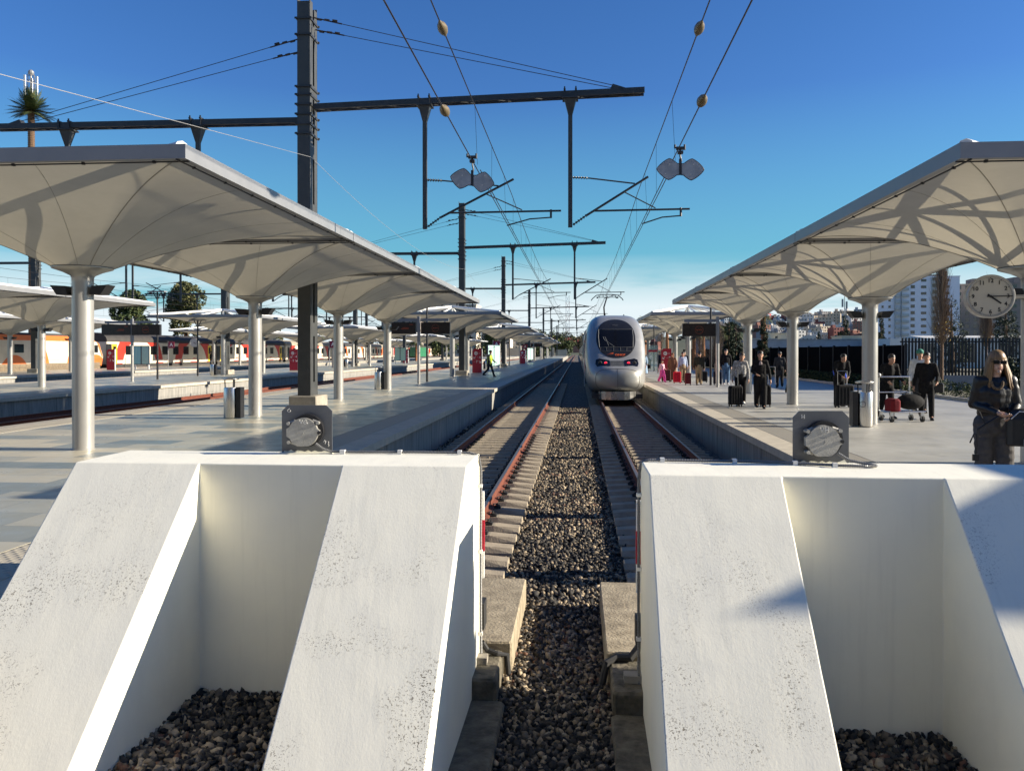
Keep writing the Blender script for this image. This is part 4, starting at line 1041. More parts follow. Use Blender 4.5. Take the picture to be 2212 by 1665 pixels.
def project(poly, step, off, name, m, parent, thick=True, smooth=True):
    """lay a flat outline in (x,z) onto the front of the train as a fitted shell"""
    from mathutils.geometry import delaunay_2d_cdt
    xs = [p[0] for p in poly]; zs = [p[1] for p in poly]
    pts = [Vector(p) for p in poly]; n0 = len(pts)
    def inside(x, z):
        c = False; j = n0-1
        for i in range(n0):
            if (poly[i][1] > z) != (poly[j][1] > z) and x < (poly[j][0]-poly[i][0])*(z-poly[i][1])/(poly[j][1]-poly[i][1]) + poly[i][0]: c = not c
            j = i
        return c
    x = min(xs)
    while x < max(xs):
        z = min(zs)
        while z < max(zs):
            if inside(x, z): pts.append(Vector((x, z)))
            z += step
        x += step
    V2, _, F2, *_r = delaunay_2d_cdt(pts, [], [list(range(n0))], 1, 1e-5)
    out_ = []
    for p in V2:
        hit = BV.ray_cast(Vector((p[0], -3, p[1])), Vector((0, 1, 0)))
        if hit[0] is None: out_.append((p[0], 2.0, p[1])); continue
        q = hit[0] + hit[1].normalized()*(off if hit[1].y < 0 else -off); out_.append(tuple(q))
    F2 = [tuple(f_) for f_ in F2 if inside(sum(V2[i][0] for i in f_)/len(f_), sum(V2[i][1] for i in f_)/len(f_))]
    return MB().add(out_, F2).build(name, m, parent, smooth)
def superell(cx, cz, a, b, n, N_=56, ztop=None):
    P = []
    for i in range(N_):
        t = 2*math.pi*i/N_; c, s = math.cos(t), math.sin(t); P.append((cx + a*math.copysign(abs(c)**(2/n), c), cz + b*math.copysign(abs(s)**(2/n), s)))
    return P
ws = project(superell(0, 2.34, .92, .93, 2.25), .06, .012, 'windscreen_surround', mat('black_nose_paint', (.013, .013, .015), .38, var=.1, vscale=8), tr)
project([(-.78, 1.92), (.78, 1.92), (.80, 2.76), (-.80, 2.76)], .06, .022, 'windscreen', M_GLOSS, tr)
fr_ = MB()
def ln(pts, r, m, name, parent=tr, off=.03):
    P = []
    for a, b in zip(pts, pts[1:]):
        for k in range(10):
            x, z = a[0]+(b[0]-a[0])*k/10, a[1]+(b[1]-a[1])*k/10; h_ = BV.ray_cast(Vector((x, -3, z)), Vector((0, 1, 0)))
            if h_[0]: P.append(h_[0] + Vector((0, -off, 0)))
    x, z = pts[-1]; h_ = BV.ray_cast(Vector((x, -3, z)), Vector((0, 1, 0)))
    if h_[0]: P.append(h_[0] + Vector((0, -off, 0)))
    return MB().tube(P, r, 5).build(name, m, parent)
M_WF = mat('windscreen_frame_grey', (.16, .16, .15), .5, var=0)
ln([(-.80, 2.78), (.80, 2.78)], .012, M_WF, 'screen_frame'); ln([(-.78, 1.90), (-.82, 2.4), (-.80, 2.78)], .014, M_WF, 'screen_frame'); ln([(.78, 1.90), (.82, 2.4), (.80, 2.78)], .014, M_WF, 'screen_frame')
ln([(-.76, 1.92), (.78, 1.92)], .012, M_WF, 'screen_frame'); ln([(-.74, 1.72), (.74, 1.74)], .008, M_WF, 'screen_frame')
for xx in (-.76, -.46, -.13, .2, .5, .78): ln([(xx, 1.92), (xx*.96, 1.74)], .007, M_WF, 'screen_frame')
ln([(-.1, 1.96), (-.55, 2.28), (-.60, 2.42)], .010, M_WF, 'wiper'); ln([(-.35, 1.98), (-.50, 2.4)], .008, M_WF, 'wiper')
# head and tail lamps
for s in (-1, 1):
    P = [(s*.33, 1.04), (s*.92, 1.02), (s*.985, 1.14), (s*.95, 1.33), (s*.80, 1.385), (s*.34, 1.30)]
    if s > 0: P = P[::-1]
    lc = project(P, .05, .015, 'lamp_cluster', M_GLOSS, tr)
    for cx_, rr_, mm_, nm in ((s*.52, .075, mat('red_tail_light', (.5, .01, .03), .3, var=0, emit=((1, .02, .05), 1.1)), 'tail_light'), (s*.78, .085, mat('lamp_lens', (.05, .055, .05), .1, var=0), 'head_light')):
        h_ = BV.ray_cast(Vector((cx_, -3, 1.18)), Vector((0, 1, 0)))[0]
        MB().cyl(h_ + Vector((0, -.035, 0)), h_ + Vector((0, .05, 0)), rr_*(.86 if nm == 'tail_light' else 1), n=20).build(nm, mm_, lc)
        MB().tube([h_ + Vector((rr_*1.05*math.cos(R(t)), -.03, rr_*1.05*math.sin(R(t)))) for t in range(0, 361, 30)], .01, 5).build('lamp_ring', M_WF, lc)
project([(-.32, 1.06), (.32, 1.06), (.32, 1.28), (-.32, 1.28)][::1], .05, .010, 'grille', mat('grille_grey', (.07, .075, .08), .5, .4), tr)
for k in range(15):
    xx = -.29 + k*.0414; ln([(xx, 1.07), (xx, 1.27)], .007, M_WF, 'grille_bar', off=.02)
M_SEAMT = mat('panel_gap', (.03, .03, .03), .8, var=0)
P = superell(0, .43, .99, .50, 3.2); ln(P + [P[0]], .008, M_SEAMT, 'nose_cover_seam', off=.006); ln([(0, .92), (0, -.02)], .007, M_SEAMT, 'nose_cover_seam', off=.006)
ln([(0,.02),(.1,.04),(.16,.0)], .012, M_SEAMT, 'nose_latch', off=.01)
# lettering and emblem on the black nose
h_ = BV.ray_cast(Vector((.1, -3, 1.56)), Vector((0, 1, 0)))[0]
lg = text_obj('lettering', 'ONCF', .135, (.16, h_.y-.06, 1.56), M_ORNG, tr, rot=(R(62), 0, 0), bold=.006); lg.scale = (1.25, 1, 1)
em = MB()
for k in range(3):
    em.tube([(-.46+.07*k, h_.y-.055, 1.555+.02*k), (-.34+.05*k, h_.y-.05, 1.60+.01*k), (-.16+.02*k, h_.y-.02, 1.665-.02*k)], [.003, .014, .004], 5)
em.build('emblem', M_ORNG, tr)
t3 = text_obj('number', 'M501', .13, (.0, BV.ray_cast(Vector((0, -3, 2.98)), Vector((0, 1, 0)))[0].y-.04, 2.98), mat('faint_number', (.10, .10, .11), .5, var=0), tr, rot=(R(50), 0, 0)); 
# skirt plough under the nose
P = [(-.86, .75), (-.83, .45), (-.72, .22), (-.55, .08), (-.3, 0), (.3, 0), (.55, .08), (.72, .22), (.83, .45), (.86, .75), (.8, 1.0), (-.8, 1.0)]
MB().prismz(P, -.47, -.10).build('snow_plough', M_SILVL, tr)
MB().box(-1.15, 1.15, .5, 21, -.42, -.22).build('underframe', M_DGREY, tr)
wm = MB()
for y in (3.0, 6.0, 16, 19):
    for s in (-1, 1): wm.cyl((s*.70, y, -.13), (s*.82, y, -.13), .44, n=24)
wm.build('wheels', M_DGREY, tr)
# side windows, door and red sweep on the left flank
def side(x, ydata, z0, z1, name, m, par, th=.012):
    q = MB()
    for (a, b) in ydata: q.box(min(x, x+th), max(x, x+th), a, b, z0, z1)
    return q.build(name, m, par)
for s in (-1, 1):
    q = MB().prismx([(2.8, 1.9), (3.5, 1.85), (3.8, 2.6), (3.3, 2.75)], s*1.405, s*1.43); q.build('side_window', M_GLOSS, tr)
    q = MB().prismx([(2.2, 1.0), (4.5, 1.3), (5.4, 2.3), (6.4, 2.35), (8.5, .9), (6.5, .5), (5.2, 1.0), (3.8, .6)], s*1.44, s*1.457); q.build('red_sweep', M_TRED, tr)
    q = MB().prismx([(5.2, -.1), (6.2, -.1), (6.2, 2.2), (5.2, 2.2)], s*1.452, s*1.464); q.build('cab_door', mat('door_white', (.7, .7, .7), .4), tr)
    MB().box(min(s*1.452, s*1.47), max(s*1.452, s*1.47), 8.5, 21, 1.35, 2.1).build('side_grille', M_WF, tr)
# coaches behind
for k in range(8):
    y0 = 22.2 + k*18.9
    o = MB(); prof = []
    for i in range(40):
        t = 2*math.pi*i/40; c, s = math.cos(t), math.sin(t); prof.append((1.45*math.copysign(abs(c)**.45, c), 1.62 + 1.93*math.copysign(abs(s)**.45, s)))
    o.prism(prof[::-1], y0, y0+18.5); c_ = o.build('coach', M_SILV, tr, True)
    for s in (-1, 1):
        for zz in (.75, 2.2):
            side(s*1.452, [(y0+1.2+j*2.1, y0+2.7+j*2.1) for j in range(8)], zz, zz+.75, 'window', M_GLOSS, c_, .008*s)
    MB().box(-1.2, 1.2, y0-.35, y0+18.6, -.45, 0).build('underframe', M_DGREY, c_)
# pantograph
pg = empty('pantograph', (0, YZ(49.5, TX)-TY0, 3.55)); pg.parent = tr
q = MB(); q.box(-.35, .35, -.3, .5, .05, .12); q.box(-.2, .2, -.15, .15, .12, .3); q.tube([(-.15, .1, .2), (-.22, -.7, .85), (0.0, .0, 1.55)], .045, 8); q.build('pantograph_frame', M_BLACK, pg)
q = MB(); q.tube([(-.98, 0, 1.30), (-.90, 0, 1.42), (-.66, 0, 1.62), (-.3, 0, 1.66), (.3, 0, 1.66), (.66, 0, 1.62), (.90, 0, 1.42), (.98, 0, 1.30)], .028, 6); q.tube([(-.6, .0, 1.50), (-.2, 0, 1.50), (0, 0, 1.44), (.2, 0, 1.50), (.6, 0, 1.50)], .02, 6)
for x in (-.5, -.25, .3, .5): q.tube([(x, 0, 1.5), (x, 0, 1.66)], .02, 5)
q.cbox((.6, 0, 1.48), (.16, .1, .09)); q.cbox((-.6, 0, 1.48), (.1, .1, .09)); q.build('collector_bow', M_BLACK, pg)
MB().lathe([(.05, 0), (.04, .15), (.015, .2)], 10, (.7, YZ(44, TX)-TY0, 3.54)).build('roof_antenna', M_BLACK, tr)

# ================================================================== ORANGE AND WHITE TRAIN ON THE LEFT
def livery(name, body, c_ring, c_dot, period, r0, r1, rd, z0, extra=None):
    m = bpy.data.materials.new(name); t, b = nodes_of(m); n = t.nodes.new; l = t.links.new; b.inputs['Roughness'].default_value = .42
    g = n('ShaderNodeTexCoord'); sx = n('ShaderNodeSeparateXYZ'); l(g.outputs['Object'], sx.inputs[0])
    def M(op, a, c=None):
        q = n('ShaderNodeMath'); q.operation = op
        for i, v_ in enumerate((a, c)):
            if v_ is None: continue
            if isinstance(v_, (int, float)): q.inputs[i].default_value = v_
            else: l(v_, q.inputs[i])
        return q.outputs[0]
    u = M('SUBTRACT', M('MODULO', sx.outputs[1], period), period/2); z = M('SUBTRACT', sx.outputs[2], z0)
    r = M('SQRT', M('ADD', M('POWER', u, 2), M('POWER', z, 2)))
    ring = M('MULTIPLY', M('GREATER_THAN', r, r0), M('LESS_THAN', r, r1)); dot = M('LESS_THAN', r, rd)
    a = n('ShaderNodeMixRGB'); l(ring, a.inputs[0]); a.inputs[1].default_value = (*body, 1); a.inputs[2].default_value = (*c_ring, 1)
    c = n('ShaderNodeMixRGB'); l(dot, c.inputs[0]); l(a.outputs[0], c.inputs[1]); c.inputs[2].default_value = (*c_dot, 1)
    no = n('ShaderNodeTexNoise'); no.inputs['Scale'].default_value = 1.2; no.inputs['Detail'].default_value = 5; l(g.outputs['Object'], no.inputs['Vector'])
    rr = n('ShaderNodeMapRange'); rr.inputs[3].default_value = .75; rr.inputs[4].default_value = 1.2; l(no.outputs[0], rr.inputs[0])
    mm = n('ShaderNodeVectorMath'); mm.operation = 'MULTIPLY'; l(c.outputs[0], mm.inputs[0]); l(rr.outputs[0], mm.inputs[1]); l(mm.outputs[0], b.inputs['Base Color']); return m
M_COA = livery('coach_livery', (.62, .56, .44), (.52, .035, .02), (.55, .03, .02), 13.0, 3.6, 5.2, 1.45, .05)
M_COB = livery('coach_livery_orange', (.62, .56, .44), (.62, .12, .02), (.62, .04, .02), 13.0, 3.8, 5.0, 1.3, .05)
M_LOCO = livery('loco_livery', (.56, .51, .42), (.60, .16, .03), (.62, .15, .03), 12.0, 4.2, 4.8, 1.9, .1)
M_ROOF = mat('dark_coach_roof', (.045, .04, .035), .7, var=.25, vscale=2)
M_ROOFW = mat('ribbed_beige_roof', (.30, .26, .19), .7, var=.15, vscale=2)
M_YEL = mat('yellow_door', (.72, .50, .03), .4, var=.03)
XT = -50.75
def coach(y0, ln_, mt, roof, label, door=False):
    o = empty('railway_coach', (XT, y0, ZR)); tag(o, label, 'railway coach', 'coaches of the train on the far left track')
    h0, h1 = .95, 3.35; w_ = 1.42
    MB().bevbox(-w_, w_, .1, ln_-.1, h0, h1, .05).build('body', mt, o)
    P = [(-w_-.01, h1+.003)] + [((w_+.01)*math.cos(R(t)), h1+.003+.95*math.sin(R(t))**.8 if t < 180 and t > 0 else h1) for t in range(170, 0, -12)] + [(w_+.01, h1+.003)]
    MB().prism(P, .1, ln_-.1).build('roof', roof, o, True)
    MB().box(-w_+.1, w_-.1, .4, ln_-.4, .35, h0).build('underframe', M_DGREY, o)
    for i in range(int((ln_-6)/2.6)):
        y = 3.6 + 2.6*i
        f_ = MB().box(w_-.02, w_+.012, y, y+1.35, 1.95, 2.95).build('window', M_BLACK, o); MB().box(w_+.013, w_+.018, y+.08, y+1.27, 2.0, 2.9).build('pane', M_GLOSS, f_)
    for y in (1.0, ln_-2.2):
        d = MB().box(w_-.02, w_+.016, y, y+.95, h0+.03, 3.1).build('door', M_YEL if door else M_BLACK, o)
        MB().box(w_+.017, w_+.022, y+.2, y+.75, 2.0, 2.85).build('door_window', M_GLOSS, d)
        if door: MB().box(w_-.02, w_+.014, y-1.0 if y < 3 else y+1.0, y-.05 if y < 3 else y+1.95, h0+.03, 3.1).build('open_doorway', M_BLACK, o)
    MB().box(w_-.01, w_+.008, .1, ln_-.1, h0+.08, h0+.42).build('sill_stripe', mat('pale_stripe', (.6, .5, .4), .5), o)
    for y in (3.5, ln_-3.5):
        q = MB()
        for dy in (-1.2, 1.2):
            q.cyl((.68, y+dy, .46), (.82, y+dy, .46), .46, n=20)
        q.box(.85, 1.0, y-1.9, y+1.9, .3, .7); q.build('bogie', M_DGREY, o)
    return o
y_front = YZ(84.3, XT)
y = y_front + .4
lbs = ['taupe coach with yellow doors and red arches right behind the orange locomotive', 'second coach, taupe with red arches, behind the locomotive', 'third coach, cream with red sweep, of the far left train', 'fourth coach, cream with orange sweeps, of the far left train', 'fifth coach of the far left train', 'sixth coach of the far left train', 'seventh coach of the far left train', 'last, farthest coach of the far left train']
for i, lb in enumerate(lbs):
    coach(y, 25.5, M_COB if i in (3, 4, 6) else M_COA, M_ROOFW if i in (2, 4) else M_ROOF, lb, i < 2); y += 26.0
# locomotive
lo = empty('locomotive', (XT, y_front - 19.5, ZR)); tag(lo, 'cream and orange electric locomotive on the far left track', 'locomotive')
q = MB(); L_ = 19.5
poly = [(0.6, .85), (L_-.5, .85), (L_-.25, 1.8), (L_-.9, 3.1), (L_-1.9, 3.45), (1.9, 3.45), (.9, 3.1), (.25, 1.8)]
q.prismx(poly, -1.45, 1.45); q.build('body', M_LOCO, lo)
M_OR = mat('orange_loco_paint', (.62, .15, .03), .45, var=.05)
MB().prismx([(1.6, 3.3), (L_-1.6, 3.3), (L_-2.3, 3.78), (2.3, 3.78)], -1.3, 1.465).build('roof_band', M_OR, lo)
MB().prismx([(L_-.9, 3.05), (L_-.30, 1.75), (L_-.45, 1.7), (L_-1.35, 3.3)], -1.46, 1.462).build('nose_band', M_OR, lo)
for a, b_ in ((L_-1.75, L_-1.15), (L_-3.3, L_-2.95), (1.15, 1.75), (6, 7.2), (3, 3.6)): MB().box(1.452, 1.464, a, b_, 2.2, 2.95).build('window', M_GLASSD, lo)
MB().box(-1.3, 1.47, .8, L_-.8, .55, 1.2).build('lower_body', mat('grimy_frame', (.17, .13, .085), .8, var=.3), lo)
q = MB()
for yy in (2.6, 5.2, L_-5.2, L_-2.6): q.cyl((.6, yy, .5), (1.3, yy, .5), .5, n=20)
q.box(1.0, 1.3, 1.6, 6.2, .3, .75); q.box(1.0, 1.3, L_-6.2, L_-1.6, .3, .75); q.build('bogie', M_DGREY, lo)
q = MB(); q.tube([(0, 4, 3.8), (0, 5.6, 4.3), (0, 4.2, 4.9)], .05, 6); q.box(-.8, .8, 4.1, 4.3, 4.88, 4.93); q.box(-1, 1, 6, 14, 3.78, 4.0); q.build('roof_gear', M_ROOF, lo)
# green wagon at the far end
o = empty('green_wagon', (XT+3.9, YZ(232, XT+3.9), ZR)); tag(o, 'small green wagon far away beyond the coaches', 'wagon')
MB().bevbox(-1.4, 1.4, 0, 12, .9, 3.6, .1).build('body', mat('green_wagon_paint', (.02, .16, .07), .5), o); MB().box(-1.1, 1.1, .5, 11.5, .3, .9).build('underframe', M_DGREY, o)
# ================================================================== PEOPLE
def remeshed(mb, vox, smooth_it=4):
    me = bpy.data.meshes.new('tmp'); me.from_pydata(mb.v, [], mb.f); me.update()
    o = bpy.data.objects.new('tmp', me); COL.objects.link(o)
    m = o.modifiers.new('r', 'REMESH'); m.mode = 'VOXEL'; m.voxel_size = vox
    if smooth_it: s_ = o.modifiers.new('s', 'SMOOTH'); s_.iterations = smooth_it; s_.factor = .5
    bpy.context.view_layer.update()
    ev = o.evaluated_get(bpy.context.evaluated_depsgraph_get())
    r = bpy.data.meshes.new_from_object(ev)
    COL.objects.unlink(o); bpy.data.objects.remove(o); bpy.data.meshes.remove(me)
    r.shade_smooth(); return r
def wrinkle(me, amp, sx, sz):
    from mathutils import noise as mn
    n = len(me.vertices); co = np.empty(n*3, np.float32); me.vertices.foreach_get('co', co); no = np.empty(n*3, np.float32); me.vertex_normals.foreach_get('vector', no)
    co = co.reshape(-1, 3); no = no.reshape(-1, 3)
    q = np.array([mn.noise(Vector((c[0]*sx, c[1]*sx, c[2]*sz))) for c in co.tolist()], np.float32)
    me.vertices.foreach_set('co', (co + no*q[:, None]*amp).ravel()); me.update()
def meshobj(name, me, m, parent):
    me.materials.clear(); me.materials.append(m); o = bpy.data.objects.new(name, me); COL.objects.link(o); o.parent = parent; return o
def limb(mb, pts, rad, n=14, flat=None):
    """tapered rounded tube through joints"""
    pts = [Vector(p) for p in pts]
    for p, r in zip(pts, rad): mb.ball(p, r*.99, 12, 8)
    for a, b, ra, rb in zip(pts, pts[1:], rad, rad[1:]):
        if (b-a).length > 1e-4: mb.cyl(a, b, ra, rb, n)
SKINS = [mat('skin_tan', (.42, .235, .155), .55, var=.06, vscale=20), mat('skin_light', (.55, .34, .24), .5, var=.06, vscale=20)]
CL = {}
def cloth(name, c, rough=.85, c2=None, vs=14): 
    return mat(name, c, rough, var=.22, vscale=vs, bump=.35, bscale=22, spec=.2, col2=c2)
def person(label, x, z, rz, h, o_):
    """o_: dict with pose and clothing. Local frame: facing -Y, figure's left hand at +X."""
    y = YZ(z, x)
    root = empty('person', (x, y, o_.get('zoff', 0)), rz); tag(root, label, 'person')
    k = h/1.75; hero = o_.get('hero', False); vox = .0085 if hero else .016
    V_ = lambda p: Vector(p)*k
    lean = o_.get('lean', 0); walk = o_.get('walk', .0); ph = o_.get('phase', 1)
    pel = V_((0, 0, .95)); ch = V_((0, -lean*.30, 1.28)); nk = V_((0, -lean*.48, 1.475)); hd = V_((0, -lean*.55-.015, 1.625)) + V_(o_.get('head', (0, 0, 0)))
    shw = (.165 if o_.get('female') else .19)
    SL, SR = V_((shw, -lean*.42, 1.42)), V_((-shw, -lean*.42, 1.42))
    arms = o_.get('arms', {})
    EL, WL = arms.get('L', ((.245, .02, 1.13), (.25, -.06, .88))); ER, WR = arms.get('R', ((-.245, .02, 1.13), (-.25, -.06, .88)))
    EL, WL, ER, WR = V_(EL), V_(WL), V_(ER), V_(WR)
    HL, HR = V_((.095, 0, .90)), V_((-.095, 0, .90))
    a = walk*ph
    KL, AL = V_((.10, -.10*a - .02, .49)), V_((.10, -.22*a if a > 0 else .30*walk, .09 if a >= 0 else .09 + .07*walk))
    KR, AR = V_((-.10, .08*a - .03, .49)), V_((-.10, .30*a if a > 0 else -.22*walk, .09 + (.07*walk if a > 0 else 0)))
    skin = SKINS[o_.get('skin', 0)]
    # ---- one continuous body surface
    b = MB()
    limb(b, [pel, V_((0, -lean*.1, 1.08)), ch, V_((0, -lean*.42, 1.38))], [.105*k, .092*k, .10*k, .07*k])
    limb(b, [SL*.6+ch*.4, SL], [.06*k, .045*k]); limb(b, [SR*.6+ch*.4, SR], [.06*k, .045*k])
    limb(b, [V_((0, -lean*.42, 1.40)), nk, hd - Vector((0, 0, .07*k))], [.065*k, .053*k, .052*k])
    for S_, E_, W_ in ((SL, EL, WL), (SR, ER, WR)):
        limb(b, [S_, E_, W_], [.050*k, .038*k, .027*k])
    for H_, K_, A_ in ((HL, KL, AL), (HR, KR, AR)):
        limb(b, [H_, K_, A_], [.085*k, .055*k, .038*k]); limb(b, [A_, A_ + V_((0, -.13, -.055))], [.038*k, .03*k])
    # head: skull, jaw, nose, brow, ears
    b.ball(hd + V_((0, .01, .03)), .098*k, 16, 12, (.82, 1.0, 1.08)); b.ball(hd + V_((0, -.022, -.045)), .07*k, 14, 10, (.86, .95, 1.0))
    b.ball(hd + V_((0, -.088, -.012)), .017*k, 8, 6, (.8, 1.1, 1.6)); b.ball(hd + V_((0, -.078, -.065)), .02*k, 8, 6, (1.3, .6, .5)); b.ball(hd + V_((0, -.065, -.105)), .024*k, 8, 6)
    for s in (-1, 1): b.ball(hd + V_((s*.083, .01, -.01)), .024*k, 8, 6, (.45, .8, 1.2)); b.ball(hd + V_((s*.033, -.079, .022)), .014*k, 8, 6, (1.6, .6, .6))
    # hands: palm and thumb here, fingers follow
    fing = MB()
    for W_, E_, s in ((WL, EL, 1), (WR, ER, -1)):
        d = (W_ - E_).normalized(); side_ = Vector((0, -1, 0)) - d*d.dot(Vector((0, -1, 0)))
        side_ = side_.normalized() if side_.length > .1 else Vector((1, 0, 0)); nrm = d.cross(side_)
        pc = W_ + d*.05*k
        limb(b, [W_, pc, W_ + d*.085*k], [.026*k, .030*k, .030*k])
        for i, (off, ln_f) in enumerate(((-.024, .062), (-.008, .075), (.008, .070), (.022, .055))):
            p0 = W_ + d*.085*k + side_*off*k; p1 = p0 + d*ln_f*.5*k + nrm*s*.006*k; p2 = p1 + d*ln_f*.38*k + nrm*s*.024*k
            fing.tube([p0, p1, p2], [.0098*k, .009*k, .007*k], 7)
        t0 = W_ + d*.03*k + side_*.025*k; fing.tube([t0, t0 + side_*.03*k + d*.025*k, t0 + side_*.034*k + d*.055*k], [.012*k, .0105*k, .008*k], 7)
    bme = remeshed(b, vox, 3)
    # join fingers into the body mesh
    bm = bmesh.new(); bm.from_mesh(bme); fm = fing.mesh('f', skin, True); bm.from_mesh(fm); bm.to_mesh(bme); bm.free(); bpy.data.meshes.remove(fm)
    bme.shade_smooth(); body = meshobj('body', bme, skin, root)
    # eyes and mouth
    if not o_.get('glasses'):
        for s in (-1, 1): MB().ball(hd + V_((s*.033, -.083, .004)), .011*k, 8, 6, (1.2, .6, .7)).build('eye', M_BLACK, root, True)
    else:
        g_ = MB()
        for s in (-1, 1): g_.cbox(hd + V_((s*.037, -.096, .006)), (.062*k, .008*k, .042*k)); g_.cyl(hd + V_((s*.07, -.09, .012)), hd + V_((s*.085, .02, .01)), .004*k, n=6)
        g_.cbox(hd + V_((0, -.096, .012)), (.03*k, .006*k, .01*k)); g_.build('sunglasses', M_GLOSS, root)
    MB().ball(hd + V_((0, -.0905, -.064)), .017*k, 8, 6, (1.3, .35, .32)).build('mouth', mat('lips', (.35, .12, .10), .5, var=0), root, True)
    # ---- trousers
    tr_m = o_['legs']; wl = o_.get('legw', 1.0)
    if o_.get('robe'):
        q = MB(); prof = [(.30, .10), (.27, .4), (.235, .8), (.20, 1.08), (.215, 1.30), (.16, 1.42), (.08, 1.46)]
        q.lathe([(p[0]*k, p[1]*k) for p in prof], 24); me = q.v; q.v = [(v_[0]*(1 + .05*math.sin(8*math.atan2(v_[1], v_[0]))), v_[1]*.75*(1 + .06*math.cos(7*math.atan2(v_[1], v_[0]))) - lean*.3*v_[2]/1.4, v_[2]) for v_ in q.v]
        for S_, E_, W_ in ((SL, EL, WL), (SR, ER, WR)): limb(q, [S_, E_, E_.lerp(W_, .9)], [.075*k, .075*k, .07*k])
        meshobj('robe', remeshed(q, .018, 3), o_['top'], root)
    else:
        q = MB(); limb(q, [pel + V_((0, 0, .06)), pel - V_((0, 0, .06))], [.145*k, .14*k])
        for H_, K_, A_ in ((HL, KL, AL), (HR, KR, AR)): limb(q, [H_ + V_((0, 0, .03)), K_, A_ + V_((0, .01, .0))], [.105*k*min(wl, 1.15), .078*k*wl, .062*k*wl*1.05])
        tme = remeshed(q, .010 if hero else .018, 3)
        if hero:                                        # creases round knee and hem
            wrinkle(tme, .009, 9, 22)
        meshobj('trousers', tme, tr_m, root)
        # ---- jacket
        q = MB(); jl = o_.get('jlen', .86)
        limb(q, [V_((0, 0, jl+.08)), V_((0, -lean*.1, 1.10)), ch, V_((0, -lean*.42, 1.385))], [.132*k, .122*k, .135*k, .098*k])
        limb(q, [V_((.065, 0, jl+.05)), V_((.085, -lean*.3, 1.30))], [.110*k, .104*k]); limb(q, [V_((-.065, 0, jl+.05)), V_((-.085, -lean*.3, 1.30))], [.110*k, .104*k])
        for S_, E_, W_ in ((SL, EL, WL), (SR, ER, WR)):
            limb(q, [S_*.5+ch*.5 + V_((0, 0, .06)), S_, E_, E_.lerp(W_, .92)], [.085*k, .066*k, .050*k, .040*k])
        if o_.get('collar', True):
            limb(q, [nk + V_((0, .03, -.05)), nk + V_((0, .04, -.005))], [.075*k, .062*k])
        jme = remeshed(q, .010 if hero else .018, 3)
        wrinkle(jme, .011, 8, 17)
        jk = meshobj('jacket', jme, o_['top'], root)
        if o_.get('shirt'):
            MB().ball(V_((0, -lean*.42-.098, 1.35)), .06*k, 10, 8, (.8, .35, 1.6)).build('shirt_front', o_['shirt'], root, True)
    # ---- shoes
    for A_ in (AL, AR):
        q = MB(); limb(q, [A_ + V_((0, .03, -.045)), A_ + V_((0, -.09, -.05)), A_ + V_((0, -.155, -.055))], [.047*k, .045*k, .035*k]); q.box(A_.x-.04*k, A_.x+.04*k, A_.y-.19*k, A_.y+.07*k, A_.z-.088*k, A_.z-.055*k)
        meshobj('shoe', remeshed(q, .012, 2), o_.get('shoe', M_BLACK), root)
    # ---- hair
    hm = o_.get('hair', mat('black_hair', (.015, .011, .009), .5, var=.2, vscale=40)); hs_ = o_.get('hairstyle', 'short')
    q = MB()
    if hs_ == 'short':
        q.ball(hd + V_((0, .018, .056)), .102*k, 18, 12, (.87, 1.0, .96)); 
        me = remeshed(q, .012, 1); me.transform(Matrix())
        meshobj('hair', me, hm, root)
        # open the face: the cap sits back and up so it stays off the forehead
    elif hs_ == 'long':
        q.ball(hd + V_((0, .014, .050)), .106*k, 20, 14, (.88, .98, .96))
        rs = random.Random(3)
        for i in range(64 if hero else 30):
            t = -.85 + (3.14+1.7)*i/(63 if hero else 29); cx_, cy_ = math.cos(t), math.sin(t)
            p0 = hd + V_((cx_*.078, .02 + cy_*.085, .07)); L_ = .25 + rs.random()*.07
            w_ = .02*(1 + rs.random()) + (.055 if cx_ > .3 else .0)
            q.tube([p0, hd + V_((cx_*.098, .025+cy_*.098, -.02)), hd + V_((cx_*(.10+w_*.5), .03+cy_*.10, -.02-L_*.45)), hd + V_((cx_*(.10+w_), .03+cy_*(.10+.02*rs.random()), -.02-L_))], [.017*k, .018*k, .016*k, .003*k], 6)
        o = q.build('hair', hm, root, True)
    elif hs_ == 'scarf':
        q.ball(hd + V_((0, .018, .028)), .118*k, 18, 12, (.88, 1.0, 1.08)); limb(q, [hd + V_((0, .03, -.08)), nk + V_((0, .01, -.05))], [.09*k, .11*k])
        q = q; meshobj('headscarf', remeshed(q, .014, 2), hm, root)
        MB().ball(hd + V_((0, -.055, -.005)), .07*k, 14, 10, (.82, .72, 1.15)).build('face', skin, root, True)
    elif hs_ == 'cap':
        q.ball(hd + V_((0, .01, .06)), .108*k, 18, 12, (.88, 1.02, .85)); q.box(hd.x-.06*k, hd.x+.06*k, hd.y-.16*k, hd.y-.05*k, hd.z+.05*k, hd.z+.062*k); q.build('cap', hm, root, True)
    return root
